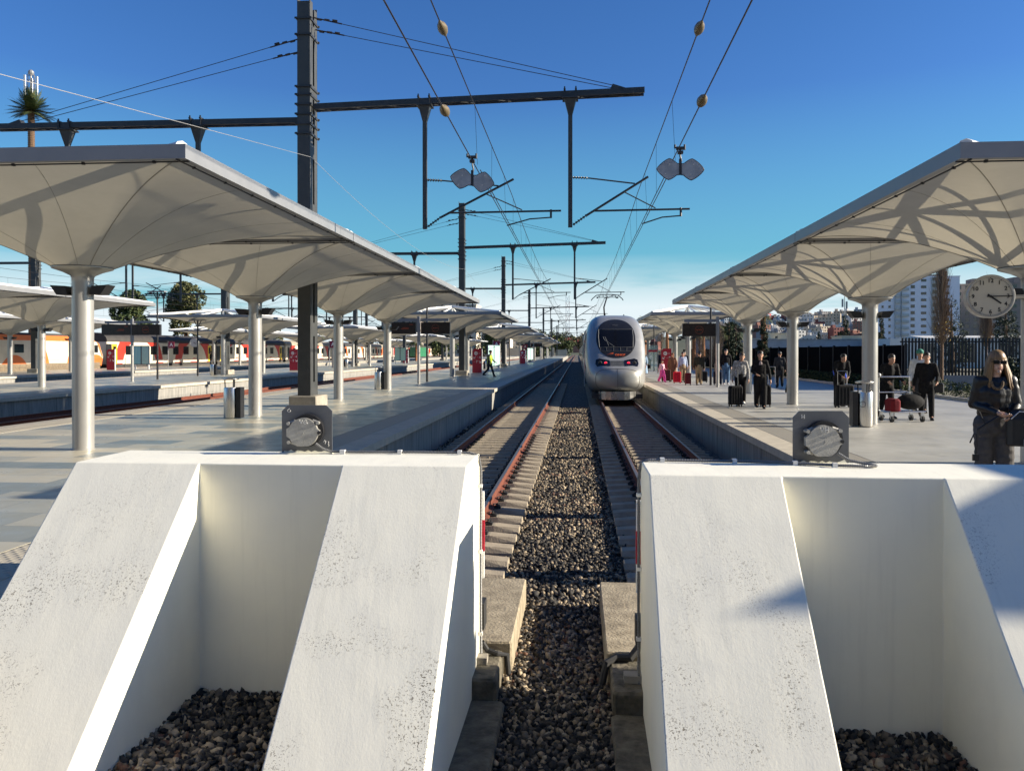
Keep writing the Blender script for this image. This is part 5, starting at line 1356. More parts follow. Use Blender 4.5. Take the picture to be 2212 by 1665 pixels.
def suitcase(loc, rz, w_, h, d, m, label, handle=.45, group='wheeled suitcases on the right platform'):
    o = empty('suitcase', loc, rz); tag(o, label, 'suitcase', group)
    q = MB(); q.bevbox(-w_/2, w_/2, -d/2, d/2, .07, .07+h, .04); q.build('shell', m, o)
    rb = MB()
    for i in range(5):
        x = -w_/2 + w_*(i+.5)/5; rb.box(x-.008, x+.008, -d/2-.006, -d/2, .12, h); 
    rb.box(-w_/2-.004, w_/2+.004, -.008, .008, .08, .06+h); rb.build('ribs', M_BLACK, o)
    if handle:
        q = MB(); q.tube([(-w_*.28, d*.3, .07+h), (-w_*.28, d*.3, .07+h+handle), (w_*.28, d*.3, .07+h+handle), (w_*.28, d*.3, .07+h)], .010, 6); q.build('pull_handle', M_CHROME, o)
    for sx in (-1, 1):
        for sy in (-1, 1): MB().cyl((sx*w_*.40-.012, sy*d*.36, .035), (sx*w_*.40+.012, sy*d*.36, .035), .034, n=12).build('wheel', M_RUBBER, o)
    return o
K_BLACK = cloth('black_cloth', (.010, .010, .011)); K_DKGREY = cloth('charcoal_cloth', (.032, .032, .034)); K_NAVY = cloth('navy_cloth', (.012, .016, .032))
K_GREY = cloth('grey_trousers', (.085, .080, .078)); K_JEANS = cloth('blue_jeans', (.09, .16, .26)); K_KHAKI = cloth('khaki_cloth', (.27, .20, .12)); K_OLIVE = cloth('olive_cloth', (.035, .032, .022))
K_BLUE = cloth('pale_blue_cloth', (.30, .42, .58)); K_PINK = cloth('pink_cloth', (.68, .38, .44)); K_HOT = cloth('hot_pink_cloth', (.72, .10, .33)); K_BROWN = cloth('brown_pattern_cloth', (.09, .035, .02), c2=(.25, .12, .07), vs=30)
K_HIVIS = mat('hi_vis_yellow', (.38, .55, .02), .7, var=.1); K_WHITE = cloth('white_cloth', (.6, .6, .58)); K_PATT = cloth('black_white_pattern', (.03, .03, .03), c2=(.65, .63, .6), vs=26); K_LILAC = cloth('pale_lilac_cloth', (.35, .40, .52)); K_BLUEJ = cloth('bright_blue_cloth', (.05, .10, .55))
K_LEATHER = mat('black_leather', (.009, .009, .010), .42, var=.2, vscale=9, bump=.3, bscale=14)
H_BLOND = mat('blond_hair', (.36, .21, .085), .42, col2=(.09, .05, .024), vscale=14, stretch=(6, 6, .5)); H_BROWN = mat('brown_hair', (.05, .028, .016), .5, var=.2); H_TEAL = mat('teal_cap', (.05, .22, .16), .8)
ahead = ((.20, -.20, 1.13), (.12, -.36, 1.02))
# --- the woman close by
wm_ = person('woman with long blond hair, sunglasses, black leather jacket and grey trousers, nearest person', 4.66, 9.05, R(-8), 1.70,
    dict(hero=True, female=True, skin=1, glasses=True, hairstyle='long', hair=H_BLOND, top=K_LEATHER, legs=K_GREY, legw=1.22, jlen=.97, walk=.35, phase=1, lean=.10, head=(.01, 0, 0),
         arms=dict(L=((.235, -.03, 1.13), (.10, -.24, 1.03)), R=((-.215, .02, 1.14), (-.03, -.25, 1.06)))))
sc_ = MB()
for i in range(16):
    t = math.pi*i/15; sc_.ball((.055*math.cos(t)-.01, -.135-.012*math.sin(t), 1.36 - .07*math.sin(t)), .017, 8, 6)
sc_.build('scarf', mat('leopard_scarf', (.28, .18, .09), .8, col2=(.02, .015, .01), vscale=60), wm_, True)
o = empty('shoulder_bag', (4.79, YZ(8.72, 4.79), .90), R(-8)); tag(o, 'black backpack with a white panel held in front by the blond woman', 'bag')
q = MB(); q.bevbox(-.15, .15, -.07, .07, -.22, .13, .05); q.ball((0, 0, .10), .13, 20, 14, (1.05, .5, .7)); meshobj('bag_body', remeshed(q, .012, 3), K_LEATHER, o)
MB().bevbox(.0, .17, -.11, -.05, -.24, -.13, .012).build('white_panel', mat('white_plastic', (.75, .76, .78), .4), o)
q = MB(); q.tube([(-.13, -.085, .08), (-.05, -.085, .16), (.08, -.085, .15), (.14, -.085, .0), (.15, -.085, -.1)], .006, 6); q.build('zip', M_CHROME, o)
MB().cyl((.02, -.07, .02), (.02, -.085, .02), .022, n=8).build('badge', M_CHROME, o)
q = MB(); q.tube([(-.22, 0, .1), (-.42, .02, -.05), (-.44, .03, -.32)], .015, 6); q.cbox((-.44, .03, -.36), (.06, .03, .07)); q.tube([(-.36, .0, .02), (-.42, -.02, .15)], .008, 5); q.tube([(-.40, .02, -.14), (-.46, .02, -.1), (-.5, .02, -.2)], .008, 5); q.tube([(.2, .02, -.15), (.22, .02, -.33)], .018, 6); q.build('strap', M_BLACK, o)
# --- others
person('dark haired man in a black coat walking before the fence with a bag', 8.72, 20.2, R(-15), 1.68, dict(top=K_BLACK, legs=K_BLACK, jlen=.72, walk=.8, phase=1, arms=dict(L=((.26, -.05, 1.13), (.22, -.22, 1.0)), R=((-.26, 0, 1.13), (-.30, -.05, .88)))))
o = empty('hand_bag', (8.97, YZ(20.15, 8.97), .80), R(-15)); tag(o, 'black handbag hanging at the side of the man in the black coat', 'bag')
q = MB().bevbox(-.15, .15, -.06, .06, -.12, .12, .03); q.build('bag_body', K_LEATHER, o); q = MB(); q.tube([(-.1, 0, .12), (-.06, 0, .26), (.06, 0, .26), (.1, 0, .12)], .008, 6); q.build('bag_handle', M_BLACK, o)
person('person in a white hooded top and green cap half hidden behind the man in black', 9.57, 22.6, R(-10), 1.76, dict(top=K_WHITE, legs=K_DKGREY, hairstyle='cap', hair=H_TEAL, walk=.4))
o = empty('travel_bag', (8.42, YZ(20.6, 8.42), .45), R(5)); tag(o, 'black square travel bag carried left of the man in the black coat', 'bag'); MB().bevbox(-.14, .14, -.1, .1, -.13, .16, .03).build('bag_body', K_BLACK, o); q = MB(); q.tube([(-.08, 0, .15), (0, 0, .27), (.08, 0, .15)], .01, 6); q.build('bag_handle', M_BLACK, o)
person('man in dark clothes pushing the loaded luggage trolley beside the column', 7.87, 20.6, R(12), 1.66, dict(top=K_BLACK, legs=K_BLACK, lean=.35, walk=.5, head=(0, -.04, -.03), arms=dict(L=((.26, -.15, 1.15), (.22, -.42, 1.0)), R=((-.26, -.15, 1.15), (-.22, -.42, 1.0)))))
# trolley with bags
o = empty('luggage_trolley', (7.86, YZ(19.7, 7.86), 0), R(10)); tag(o, 'chrome luggage trolley with four wheels pushed by the man beside the column', 'trolley')
q = MB(); q.tube([(-.38, .3, 1.08), (-.38, .28, .25), (.5, -.25, .25), (.5, .28, .25), (-.38, .28, .25)], .018, 8); q.tube([(-.38, -.25, .25), (.5, -.25, .25)], .018, 8); q.tube([(-.38, .3, 1.08), (.42, .3, 1.08)], .018, 8); q.tube([(.42, .3, 1.08), (.42, .28, .25)], .018, 8); q.tube([(-.38, .3, .7), (.42, .3, .7)], .014, 8); q.tube([(-.38, -.25, .25), (-.38, .28, .25)], .018, 8)
q.build('frame', M_CHROME, o)
for (wx, wy) in ((-.34, .25), (-.34, -.22), (.44, .25), (.44, -.22)):
    MB().cyl((wx-.025, wy, .075), (wx+.025, wy, .075), .075, n=16).build('wheel', M_RUBBER, o); MB().box(wx-.035, wx+.035, wy-.02, wy+.02, .08, .25).build('fork', M_CHROME, o)
MB().ball((-.38, .3, 1.12), .06, 10, 8).build('handle_knob', M_COLUMN, o, True)
o = empty('duffel_bag', (7.97, YZ(19.55, 7.97), .27), R(10)); tag(o, 'big black duffel bag lying on the luggage trolley', 'bag'); q = MB(); q.ball((.08, 0, .22), .24, 20, 12, (1.45, .85, .8)); q.tube([(-.2, -.1, .4), (.05, -.1, .52), (.3, -.1, .4)], .015, 6); meshobj('bag_body', remeshed(q, .02, 3), K_BLACK, o)
o = empty('duffel_bag', (7.60, YZ(19.5, 7.60), .27), R(10)); tag(o, 'dark red bag on the luggage trolley under the black one', 'bag'); q = MB(); q.bevbox(-.12, .12, -.2, .2, 0, .3, .05); meshobj('bag_body', remeshed(q, .02, 3), cloth('dark_red_cloth', (.12, .01, .015)), o)
person('young man in a black jacket bending over his suitcase left of the bin', 8.15, 25.2, R(10), 1.68, dict(top=K_BLACK, legs=K_BLACK, lean=.45, head=(0, -.05, -.06), arms=dict(L=((.24, -.2, 1.12), (.12, -.36, .98)), R=((-.24, -.2, 1.12), (-.10, -.36, .98)))))
o = person('person with a bright blue sleeve behind the bending young man', 8.62, 26.6, R(30), 1.62, dict(top=K_BLUEJ, legs=K_BLACK, lean=.3))
suitcase((8.1, YZ(24.6, 8.1), 0), R(8), .52, .62, .32, K_BLACK, 'large black suitcase in front of the bending young man', .42)
person('woman in a black coat and pale scarf walking on the right platform', 5.47, 24.2, R(-8), 1.72, dict(female=True, top=K_BLACK, legs=K_BLACK, jlen=.75, walk=.4, skin=0, legw=1.2, shirt=cloth('pale_scarf', (.55, .50, .48), c2=(.2, .1, .1), vs=40), arms=dict(L=((.26, 0, 1.13), (.29, -.04, .88)), R=((-.25, -.05, 1.13), (-.14, -.2, 1.05)))))
person('woman in a black and white patterned jacket leaning towards the woman in black', 5.10, 25.3, R(-12), 1.68, dict(female=True, top=K_PATT, legs=K_BLACK, lean=.10, walk=.8, phase=-1, hair=H_BROWN, head=(.05, -.02, -.02), shoe=K_WHITE))
suitcase((4.86, YZ(24.9, 4.86), 0), R(10), .40, .58, .26, K_BLACK, 'black suitcase rolling left of the woman in the patterned jacket', .5)
suitcase((5.78, YZ(24.9, 5.78), 0), R(-10), .34, .60, .26, K_BLACK, 'black suitcase right behind the woman in the black coat', .3)
person('man in a dark coat seen from behind, far away before the black fence', 9.6, 38.4, R(170), 1.70, dict(top=K_DKGREY, legs=K_BLACK, jlen=.6, walk=.7))
o = empty('luggage_trolley', (9.1, YZ(38.0, 9.1), 0), R(160)); tag(o, 'small empty luggage trolley left of the far man in the dark coat', 'trolley'); q = MB(); q.tube([(-.2, .2, 1.0), (-.2, .15, .2), (-.2, -.4, .2), (.2, -.4, .2), (.2, .15, .2), (.2, .2, 1.0), (-.2, .2, 1.0)], .015, 6); q.build('frame', M_CHROME, o)
for wx in (-.2, .2): MB().cyl((wx-.02, -.3, .08), (wx+.02, -.3, .08), .08, n=14).build('wheel', M_RUBBER, o)
person('person in black mostly hidden by the third column on the right platform', 8.62, 32.6, R(20), 1.70, dict(top=K_BLACK, legs=K_BLACK, walk=.6))
person('man in a black jacket and blue jeans standing beside a navy suitcase', 7.65, 41.7, R(-5), 1.83, dict(top=K_BLACK, legs=K_JEANS, skin=1, shoe=K_WHITE))
suitcase((7.15, YZ(41.3, 7.15), 0), 0, .42, .62, .26, K_NAVY, 'navy suitcase left of the man in blue jeans', .4)
person('man in an olive jacket and khaki trousers seen from behind, pulling a dark red case', 6.17, 41.1, R(175), 1.70, dict(top=K_OLIVE, legs=K_KHAKI, walk=.4, arms=dict(L=((.25, 0, 1.13), (.27, .1, .9)), R=((-.25, .0, 1.13), (-.26, -.05, .88)))))
suitcase((5.62, YZ(41.2, 5.62), 0), 0, .30, .55, .24, cloth('wine_suitcase', (.14, .01, .02)), 'narrow dark red suitcase left of the man in khaki trousers', .45)
suitcase((5.35, YZ(43.5, 5.35), 0), 0, .40, .56, .26, cloth('red_suitcase', (.50, .01, .03)), 'bright red suitcase among the group on the right platform', 0)
suitcase((4.98, YZ(45.5, 4.98), 0), 0, .50, .62, .30, cloth('brown_suitcase', (.06, .03, .025)), 'big brown suitcase between the pink child and the red suitcase', 0)
person('person in a pale blue top in the group behind the khaki trousers', 5.85, 45.0, R(10), 1.68, dict(top=K_LILAC, legs=K_KHAKI, female=True))
person('woman in a brown patterned dress and scarf behind the red suitcase', 5.42, 46.2, R(-20), 1.62, dict(robe=True, top=K_BROWN, legs=K_BROWN, hairstyle='scarf', hair=K_BROWN, female=True))
person('small child in pink walking beside the red 8 sign', 4.72, 45.2, R(40), 1.20, dict(top=K_PINK, legs=K_HOT, walk=1.0, legw=1.5, hair=H_BROWN, shoe=K_HOT, arms=dict(L=((.22, -.02, 1.15), (.26, -.18, 1.05)), R=((-.24, .1, 1.15), (-.30, .12, .95)))))
person('person in black carrying an orange jacket, right of the khaki trousers', 7.02, 46.5, R(0), 1.66, dict(top=cloth('black_orange_cloth', (.02, .015, .015), c2=(.45, .13, .03), vs=7), legs=K_BLACK))
suitcase((6.9, YZ(44.6, 6.9), 0), 0, .5, .55, .3, K_BLACK, 'black suitcase right of the khaki trousers, before the lamp post', .5)
person('person in dark clothes behind the group, seen between two heads', 6.3, 47.8, R(0), 1.74, dict(top=K_NAVY, legs=K_BLACK))
person('woman in a long pale blue robe walking close beside the train with a black bag', 4.98, 60.6, R(-10), 1.60, dict(robe=True, top=K_BLUE, legs=K_BLUE, hairstyle='scarf', hair=K_NAVY, female=True))
o = empty('hand_bag', (5.32, YZ(60.3, 5.32), .62)); tag(o, 'small black bag in the hand of the woman in the pale blue robe', 'bag'); MB().bevbox(-.12, .12, -.06, .06, -.16, .12, .03).build('bag_body', K_BLACK, o); q = MB(); q.tube([(-.08, 0, .12), (0, 0, .24), (.08, 0, .12)], .01, 6); q.build('bag_handle', M_BLACK, o)
for i, (x, z, m_, t_) in enumerate(((6.2, 76, K_BLACK, 'far person in black beyond the glass screen'), (6.9, 78, K_WHITE, 'far person in white beyond the glass screen'), (7.5, 74, K_NAVY, 'far person in navy just left of the glass screen pole'))):
    person(t_, x, z, 0, 1.7, dict(top=m_, legs=K_BLACK))
wk = person('railway worker in a yellow vest and cap walking to the right on the left platform', -6.0, 55, R(75), 1.80, dict(top=K_DKGREY, legs=K_DKGREY, walk=1.3, hairstyle='cap', hair=K_BLACK, lean=.1, arms=dict(L=((.24, -.12, 1.12), (.2, -.32, .98)), R=((-.24, -.02, 1.12), (-.22, -.2, .92)))))
q = MB(); limb(q, [(0, 0, .93), (0, -.02, 1.12), (0, -.03, 1.30), (0, -.04, 1.40)], [.178, .170, .178, .125]); limb(q, [(.1, -.03, 1.25), (.14, -.04, 1.42)], [.12, .085]); limb(q, [(-.1, -.03, 1.25), (-.14, -.04, 1.42)], [.12, .085])
meshobj('hi_vis_vest', remeshed(q, .016, 2), K_HIVIS, wk)
person('far dark figure waiting in the open doorway of a coach on the left', -44.5, 98, R(-60), 1.72, dict(top=K_BLACK, legs=K_BLACK))
person('far small figure walking on the third left platform', -42.2, 142, R(-40), 1.72, dict(top=K_BLACK, legs=K_BLACK))
# ================================================================== VEGETATION
def leaf_mat(name, a, b_, c):
    return island_mat(name, [(0, a), (.35, b_), (.75, c)], rough=.7, tint=.8)
M_LEAF = leaf_mat('evergreen_leaves', (.030, .048, .018), (.055, .078, .026), (.10, .12, .04))
M_LEAFO = leaf_mat('olive_leaves', (.045, .055, .02), (.09, .095, .035), (.16, .15, .06))
M_LEAFD = leaf_mat('dark_cypress_leaves', (.012, .022, .012), (.022, .036, .018), (.04, .055, .025))
M_PALM = leaf_mat('palm_fronds', (.03, .055, .018), (.06, .085, .03), (.11, .11, .04))
M_BARK = mat('brown_bark', (.14, .085, .05), .9, var=.35, vscale=12, bump=.6, bscale=25)
M_PBARK = mat('orange_palm_bark', (.30, .13, .055), .9, var=.3, vscale=9, bump=.6, bscale=20, stretch=(1, 1, 3))
M_TWIG = leaf_mat('bare_twigs', (.14, .10, .07), (.22, .16, .11), (.30, .22, .14))
def leaves(name, blobs, n, size, m, parent, seed=0, quad=True, squash=1.0):
    """many small leaf cards spread through lumpy ellipsoids"""
    rs = np.random.RandomState(seed); P = []
    vol = np.array([b[3]*b[4]*b[5] for b in blobs]); vol = vol/vol.sum()
    for b, f_ in zip(blobs, vol):
        k = max(8, int(n*f_)); d = rs.normal(size=(k, 3)); d /= np.linalg.norm(d, axis=1)[:, None]
        r = rs.uniform(.35, 1, k)**.45; P.append(np.array(b[:3]) + d*r[:, None]*np.array(b[3:6]))
    P = np.concatenate(P); k = len(P)
    # drop leaves in random cells so the sky shows through
    cell = np.floor(P/(size*6)).astype(int); hsh = (cell[:, 0]*73856093 ^ cell[:, 1]*19349663 ^ cell[:, 2]*83492791) % 100
    P = P[hsh > 22]; k = len(P)
    a = rs.normal(size=(k, 3)); a /= np.linalg.norm(a, axis=1)[:, None]; b_ = np.cross(a, rs.normal(size=(k, 3))); b_ /= np.linalg.norm(b_, axis=1)[:, None]
    s = size*rs.uniform(.6, 1.4, (k, 1)); v = np.stack([P - a*s - b_*s*.45*squash, P + a*s - b_*s*.3*squash, P + a*s*.9 + b_*s*.45*squash, P - a*s*.8 + b_*s*.4*squash], 1).reshape(-1, 3)
    return npmesh(name, v, np.arange(k*4).reshape(-1, 4), m, parent)
def tree(x, z, h, spread, label, m, seed, trunk_h=.35, n=9000, cat='tree', size=.16, zb=-.05, group=None):
    o = empty('tree', (x, YZ(z, x), zb)); tag(o, label, cat, group)
    rs = random.Random(seed); q = MB(); q.tube([(0,0,0), (.1,0,h*trunk_h*.5), (0,.1,h*trunk_h), (.1,0,h*.75)], [h*.03, h*.024, h*.02, h*.006], 9)
    bl = []
    for i in range(11):
        a = rs.uniform(0, 6.28); rr = rs.uniform(.1, .62)*spread; zz = h*(trunk_h + rs.uniform(.1, .98)*(1-trunk_h)); rr *= 1.1 - .6*(zz/h - trunk_h)
        s = spread*rs.uniform(.28, .5); p = (rr*math.cos(a), rr*math.sin(a), min(zz, h - s*.6)); bl.append((*p, s, s, s*rs.uniform(.7, 1.1)))
        q.tube([(0, 0, h*trunk_h*rs.uniform(.8, 1.3)), (p[0]*.5, p[1]*.5, p[2]*.8), p], [h*.012, h*.008, h*.003], 6)
    q.build('trunk', M_BARK, o, True); leaves('crown', bl, n, size, m, o, seed); return o
tree(-75, 155, 14.8, 5.6, 'taller bushy olive green tree behind the red coaches on the left', M_LEAFO, 2, .25, 20000, size=.2)
tree(-82, 150, 12.2, 5.0, 'lower dark bushy tree left of the taller one behind the coaches', M_LEAF, 3, .22, 15000, size=.2)
tree(-66, 170, 6.0, 5, 'low shrubby tree at the foot of the taller tree behind the coaches', M_LEAFO, 8, .15, 7000, size=.2)
for i, (x, z, h, s) in enumerate(((-33, 300, 11, 8), (-20, 330, 10, 9), (-8, 360, 10, 9), (4, 380, 9, 8), (-48, 280, 9, 8), (-60, 260, 8, 8), (-14, 300, 8, 7), (14, 400, 9, 9))):
    tree(x, z, h, s, ['leafy', 'broad', 'rounded', 'low', 'spreading', 'small', 'dense', 'dusty'][i] + ' green tree in the far tree belt at the end of the tracks', M_LEAFO if i % 2 else M_LEAF, 20+i, .15, 3500, size=.38, group='trees in the far belt')
def cypress(x, z, h, w_, label, seed, zb=-.05, lump=False):
    o = empty('cypress_tree', (x, YZ(z, x), zb)); tag(o, label, 'cypress tree', 'dark columnar cypresses')
    MB().tube([(0,0,0), (0,0,h*.9)], [w_*.2, .03], 7).build('trunk', M_BARK, o)
    rs = random.Random(seed); bl = []
    n = 9
    for i in range(n):
        t = i/(n-1); r = w_*(.55 + .45*math.sin(math.pi*min(1, t*1.1+.1)))*(1 - .55*t**2); 
        if lump: r *= rs.uniform(.6, 1.15)
        bl.append((rs.uniform(-.1, .1)*w_, rs.uniform(-.1, .1)*w_, h*(.10 + .84*t), r, r, h*.085))
    leaves('crown', bl, 5200, .07*max(1, z/60), M_LEAFD, o, seed, squash=.7); return o
cypress(12.5, 54.5, 4.5, .45, 'slim dark cypress left of the orange palm trunk', 31)
cypress(11.6, 62, 4.6, .55, 'slim dark cypress behind the departure board on the right platform', 32)
cypress(12.9, 66, 4.4, .75, 'broad dark cypress among the palms', 33)
cypress(32.4, 98, 6.2, 1.15, 'lumpy clipped cypress rising above the long white wall', 34, 0, True)
cypress(29.6, 99, 4.2, .85, 'short dark cypress left of the lumpy one above the long white wall', 35, 0, True)
cypress(36.8, 98, 6.0, .80, 'dark cypress in front of the left edge of the apartment block', 36)
cypress(45, 85, 8.5, 1.5, 'large dark cypress at the right edge behind the clock', 37)
cypress(30.5, 66, 6.2, 1.6, 'very dark wide conifer behind the clock', 38)
def palm(x, z, h, label, seed, fr=1.7, nf=26, zb=-.05, thick=.17, droop=1.0, bark=None):
    o = empty('palm_tree', (x, YZ(z, x), zb)); tag(o, label, 'palm tree', 'palm trees')
    rs = random.Random(seed); q = MB(); q.tube([(0,0,0), (.05,0,h*.5), (0,0,h)], [thick*1.15, thick, thick*.9], 10)
    for i in range(int(h/.22)): q.lathe([(thick*.98, i*.22), (thick*1.12, i*.22+.1), (thick*.98, i*.22+.14)], 10)
    q.build('trunk', bark or M_PBARK, o)
    V = []; F = []
    for i in range(nf):
        az = rs.uniform(0, 6.28); el = rs.uniform(-.5, 1.3); L_ = fr*rs.uniform(.8, 1.1); prev = None
        for k in range(14):
            t = k/13; r = L_*t*math.cos(el)*(1-.12*t); zz = h + L_*(t*math.sin(el) - .55*droop*t*t)
            p = np.array((r*math.cos(az), r*math.sin(az), zz))
            if prev is not None:
                d = p - prev; d /= np.linalg.norm(d); sd_ = np.array((-math.sin(az), math.cos(az), 0))
                ll = .34*fr/1.7*math.sin(math.pi*min(.97, t*.9+.12))
                for s in (-1, 1):
                    for j in range(2):
                        b0 = prev + (p-prev)*(j*.5); tip = b0 + sd_*s*ll + d*ll*.55 + np.array((0, 0, -.12*ll*4*droop*.6))
                        o_ = len(V); V += [b0, b0 + d*.05*fr/1.7, tip]; F.append((o_, o_+1, o_+2))
            prev = p
    npmesh('crown', np.array(V), np.array(F), M_PALM, o); return o
palm(12.62, 55, 4.25, 'palm with a bare orange trunk right of the slim cypress', 41, 1.1, 12)
for i, (x, z, h, s) in enumerate(((13.2, 72, 3.4, 1.9), (14.0, 74, 3.6, 2.0), (12.4, 80, 4.0, 1.7), (11.2, 78, 4.1, 1.6))):
    palm(x, z, h, ['leafy palm left of the double cypress, with drooping fronds', 'leafy palm just right of the drooping one', 'palm with a thin orange trunk behind the departure board', 'palm trunk seen left of the departure board on the right platform'][i], 42+i, s, 34)
palm(7.6, 92, 5.4, 'palm top showing above the second right canopy', 50, 1.5, 30)
palm(10.5, 95, 5.0, 'palm at the far end of the row on the right platform', 51, 1.5, 26)
palm(-41.5, 128, 5.3, 'distant palm showing above the left canopies beside the steel mast', 52, 2.2, 34)
palm(-30, 150, 3.6, 'distant low palm between the left canopies', 53, 2.4, 34)
# telephone mast dressed as a palm
o = palm(-67.5, 100, 31.6, 'very tall telephone mast disguised as a palm at the upper left', 54, 3.4, 80, thick=.38, droop=.22, bark=M_BARK); o.name = 'palm_mast'; o['category'] = 'telephone mast'; del o['group']
q = MB()
for a in (0, 120, 240): q.box(.75*math.cos(R(a))-.12, .75*math.cos(R(a))+.12, .75*math.sin(R(a))-.06, .75*math.sin(R(a))+.06, 33.4, 35.8)
q.build('antenna_panel', M_WHITE, o)
q = MB(); q.cyl((0,0,31.6), (0,0,36.0), .12)
for z in (33.3, 34.3, 35.3, 36.0):
    q.tube([(.4*math.cos(R(t)), .4*math.sin(R(t)), z) for t in range(0, 361, 45)], .04, 5)
for t in range(0, 360, 60): q.cyl((.4*math.cos(R(t)), .4*math.sin(R(t)), 33.3), (.4*math.cos(R(t)), .4*math.sin(R(t)), 36.0), .035, n=5)
q.ball((0, 0, 36.3), .35, 10, 8); q.build('antenna_cage', M_FASC, o)
# bare poplars and vines
def bare_tree(x, z, h, label, seed, w_=.72, n=420, zb=-.03, leafy=True, base=.32):
    o = empty('bare_tree', (x, YZ(z, x), zb)); tag(o, label, 'tree', 'bare upright trees')
    rs = random.Random(seed); q = MB(); q.tube([(0,0,0), (.02,0,h*.5), (0,0,h)], [.085, .055, .012], 8); q.build('trunk', M_BARK, o)
    c = MB()
    for i in range(n):
        z0 = h*rs.uniform(base, .88); a = rs.uniform(0, 6.28); L_ = h*rs.uniform(.10, .30)*(1-.3*z0/h); r = w_*rs.uniform(.3, 1)*(1-.5*(z0/h))
        p1 = (r*.55*math.cos(a), r*.55*math.sin(a), z0 + L_*.4); p2 = (r*math.cos(a), r*math.sin(a), min(h*1.03, z0 + L_))
        c.tube([(0, 0, z0), p1, p2], [.010, .008, .003], 4)
        for j in range(2):
            b1 = (p1[0]+rs.uniform(-.15, .15), p1[1]+rs.uniform(-.15, .15), p1[2]+L_*rs.uniform(.3, .7)); c.tube([p1, b1], [.005, .002], 3)
    c.build('crown', M_TWIG, o)
    if leafy:
        bl = [(rs.uniform(-.3, .3), rs.uniform(-.3, .3), h*rs.uniform(.33, .55), .3, .3, .3) for _ in range(6)]
        leaves('leaves', bl, 120, .035, mat('yellow_leaves', (.35, .22, .03), .7, var=.2), o, seed)
    return o
bare_tree(14.95, 33.2, 5.9, 'bare upright tree with a few yellow leaves in front of the slatted fence', 61)
bare_tree(20.2, 40, 5.2, 'second bare upright tree right of the first, below the clock', 62, .6)
for i, (x, z) in enumerate(((11.2, 66), (12.2, 70), (13.0, 74), (11.8, 78))):
    bare_tree(x, z, 4.3, ORD[i] + ' brown leafless tree in the thicket behind the departure board', 63+i, 1.1, 300, leafy=False, base=.1)
bare_tree(9.3, 90, 6.3, 'tall thin bare tree showing above the second right canopy', 70, 1.3, 200, leafy=False)
# clipped hedge along the back of the right platform
hb = []; rs = random.Random(9)
o = empty('hedge', (14.0, 20, 0)); tag(o, 'low clipped green hedge along the back of the right platform', 'hedge')
P = []
for i in range(90):
    t = i/89; y = 14 + 62*t; x = 14.6 - .7*t; hb.append((x-14, y-20, .30 + rs.uniform(-.04, .04), .34, .40, .30 + rs.uniform(-.03, .05)))
leaves('foliage', hb, 46000, .030, M_LEAF, o, 5)
MB().box(13.7-14, 13.74-14, -6, 50, 0, .0).v
kb = MB().box(-.75, -.62, -8, 56, 0, .11); kb.build('kerb', M_COPE, o)
# dark round shrub by the fence
o = empty('shrub', (16.2, YZ(30.5, 16.2), 0)); tag(o, 'round dark shrub in front of the slatted fence, left of the blond woman', 'shrub')
leaves('foliage', [(0, 0, .95, .75, .7, .55), (.4, 0, .75, .5, .5, .5), (-.35, .1, .85, .5, .5, .45)], 5000, .05, M_LEAFD, o, 4); MB().cyl((0,0,0), (0,0,.7), .06).build('trunk', M_BARK, o)

# ================================================================== FENCES AND WALLS ON THE RIGHT
M_FENCE = mat('black_fence_steel', (.012, .013, .017), .5, .2, var=.1)
o = empty('slatted_fence', (14.3, YZ(35.8, 14.3), 0)); tag(o, 'tall fence of upright dark slats on a low grey wall behind the hedge', 'fence')
MB().box(.0, 12.5, -.1, .1, 0, .66).build('low_wall', mat('grey_low_wall', (.20, .215, .235), .85, var=.12), o)
q = MB()
for i in range(86): q.box(.05+.142*i, .05+.142*i+.062, -.04, .04, .66, 2.32)
q.build('slats', M_FENCE, o); MB().box(0, 12.4, .05, .08, .8, .86).build('rail', M_FENCE, o); MB().box(0, 12.4, .05, .08, 2.12, 2.18).build('rail', M_FENCE, o)
o = empty('black_panel_fence', (14.45, YZ(35.6, 14.45), 0)); tag(o, 'long solid black fence behind the hedge, left of the slatted fence', 'fence')
q = MB(); 
for k in range(30): q.box(-.03, .03, k*2.5+.02, k*2.5+2.48, 0, 2.0)
q.build('panels', mat('black_fence_panel', (.003, .003, .003), 1, var=.1, spec=.05), o); q = MB()
for k in range(31): q.box(-.06, .06, k*2.5-.04, k*2.5+.04, 0, 2.06)
q.build('posts', M_FENCE, o)
o = empty('long_white_wall', (20, YZ(93, 20), 0)); tag(o, 'long pale blue white wall above the black fence', 'wall')
MB().box(-6.5, 60, 0, .5, -1, 3.05).build('wall', mat('pale_wall', (.42, .43, .45), .8, col2=(.30, .31, .33), vscale=.8), o); MB().box(-6.6, 60, -.1, .6, 3.05, 3.17).build('coping', mat('stained_coping', (.30, .30, .30), .9, var=.4, vscale=3), o)
for lb, x, z, sx_, sz_, b0 in (('small cream flat-roofed building above the long white wall, between two columns', 24.2, 97, 2.2, .9, 3.0), ('small cream hut on the wall beside the lumpy cypress', 31.8, 93.5, 2.3, .9, 2.6), ('low grey annex left of the cream building', 21.5, 94, 3.2, 1.0, 2.2)):
    o = empty('outbuilding', (x, YZ(z, x), b0)); tag(o, lb, 'building'); m_ = mat('cream_render', (.62, .56, .42), .8, var=.06) if 'cream' in lb else mat('grey_render', (.33, .36, .38), .8, var=.06)
    MB().box(-sx_/2, sx_/2, 0, 4, 0, sz_).build('walls', m_, o); MB().box(-sx_/2-.1, sx_/2+.1, -.1, 4.1, sz_, sz_+.08).build('roof', m_, o); MB().box(-.5, -.2, -.012, .0, .3, .6).build('window', M_GLASSD, o)
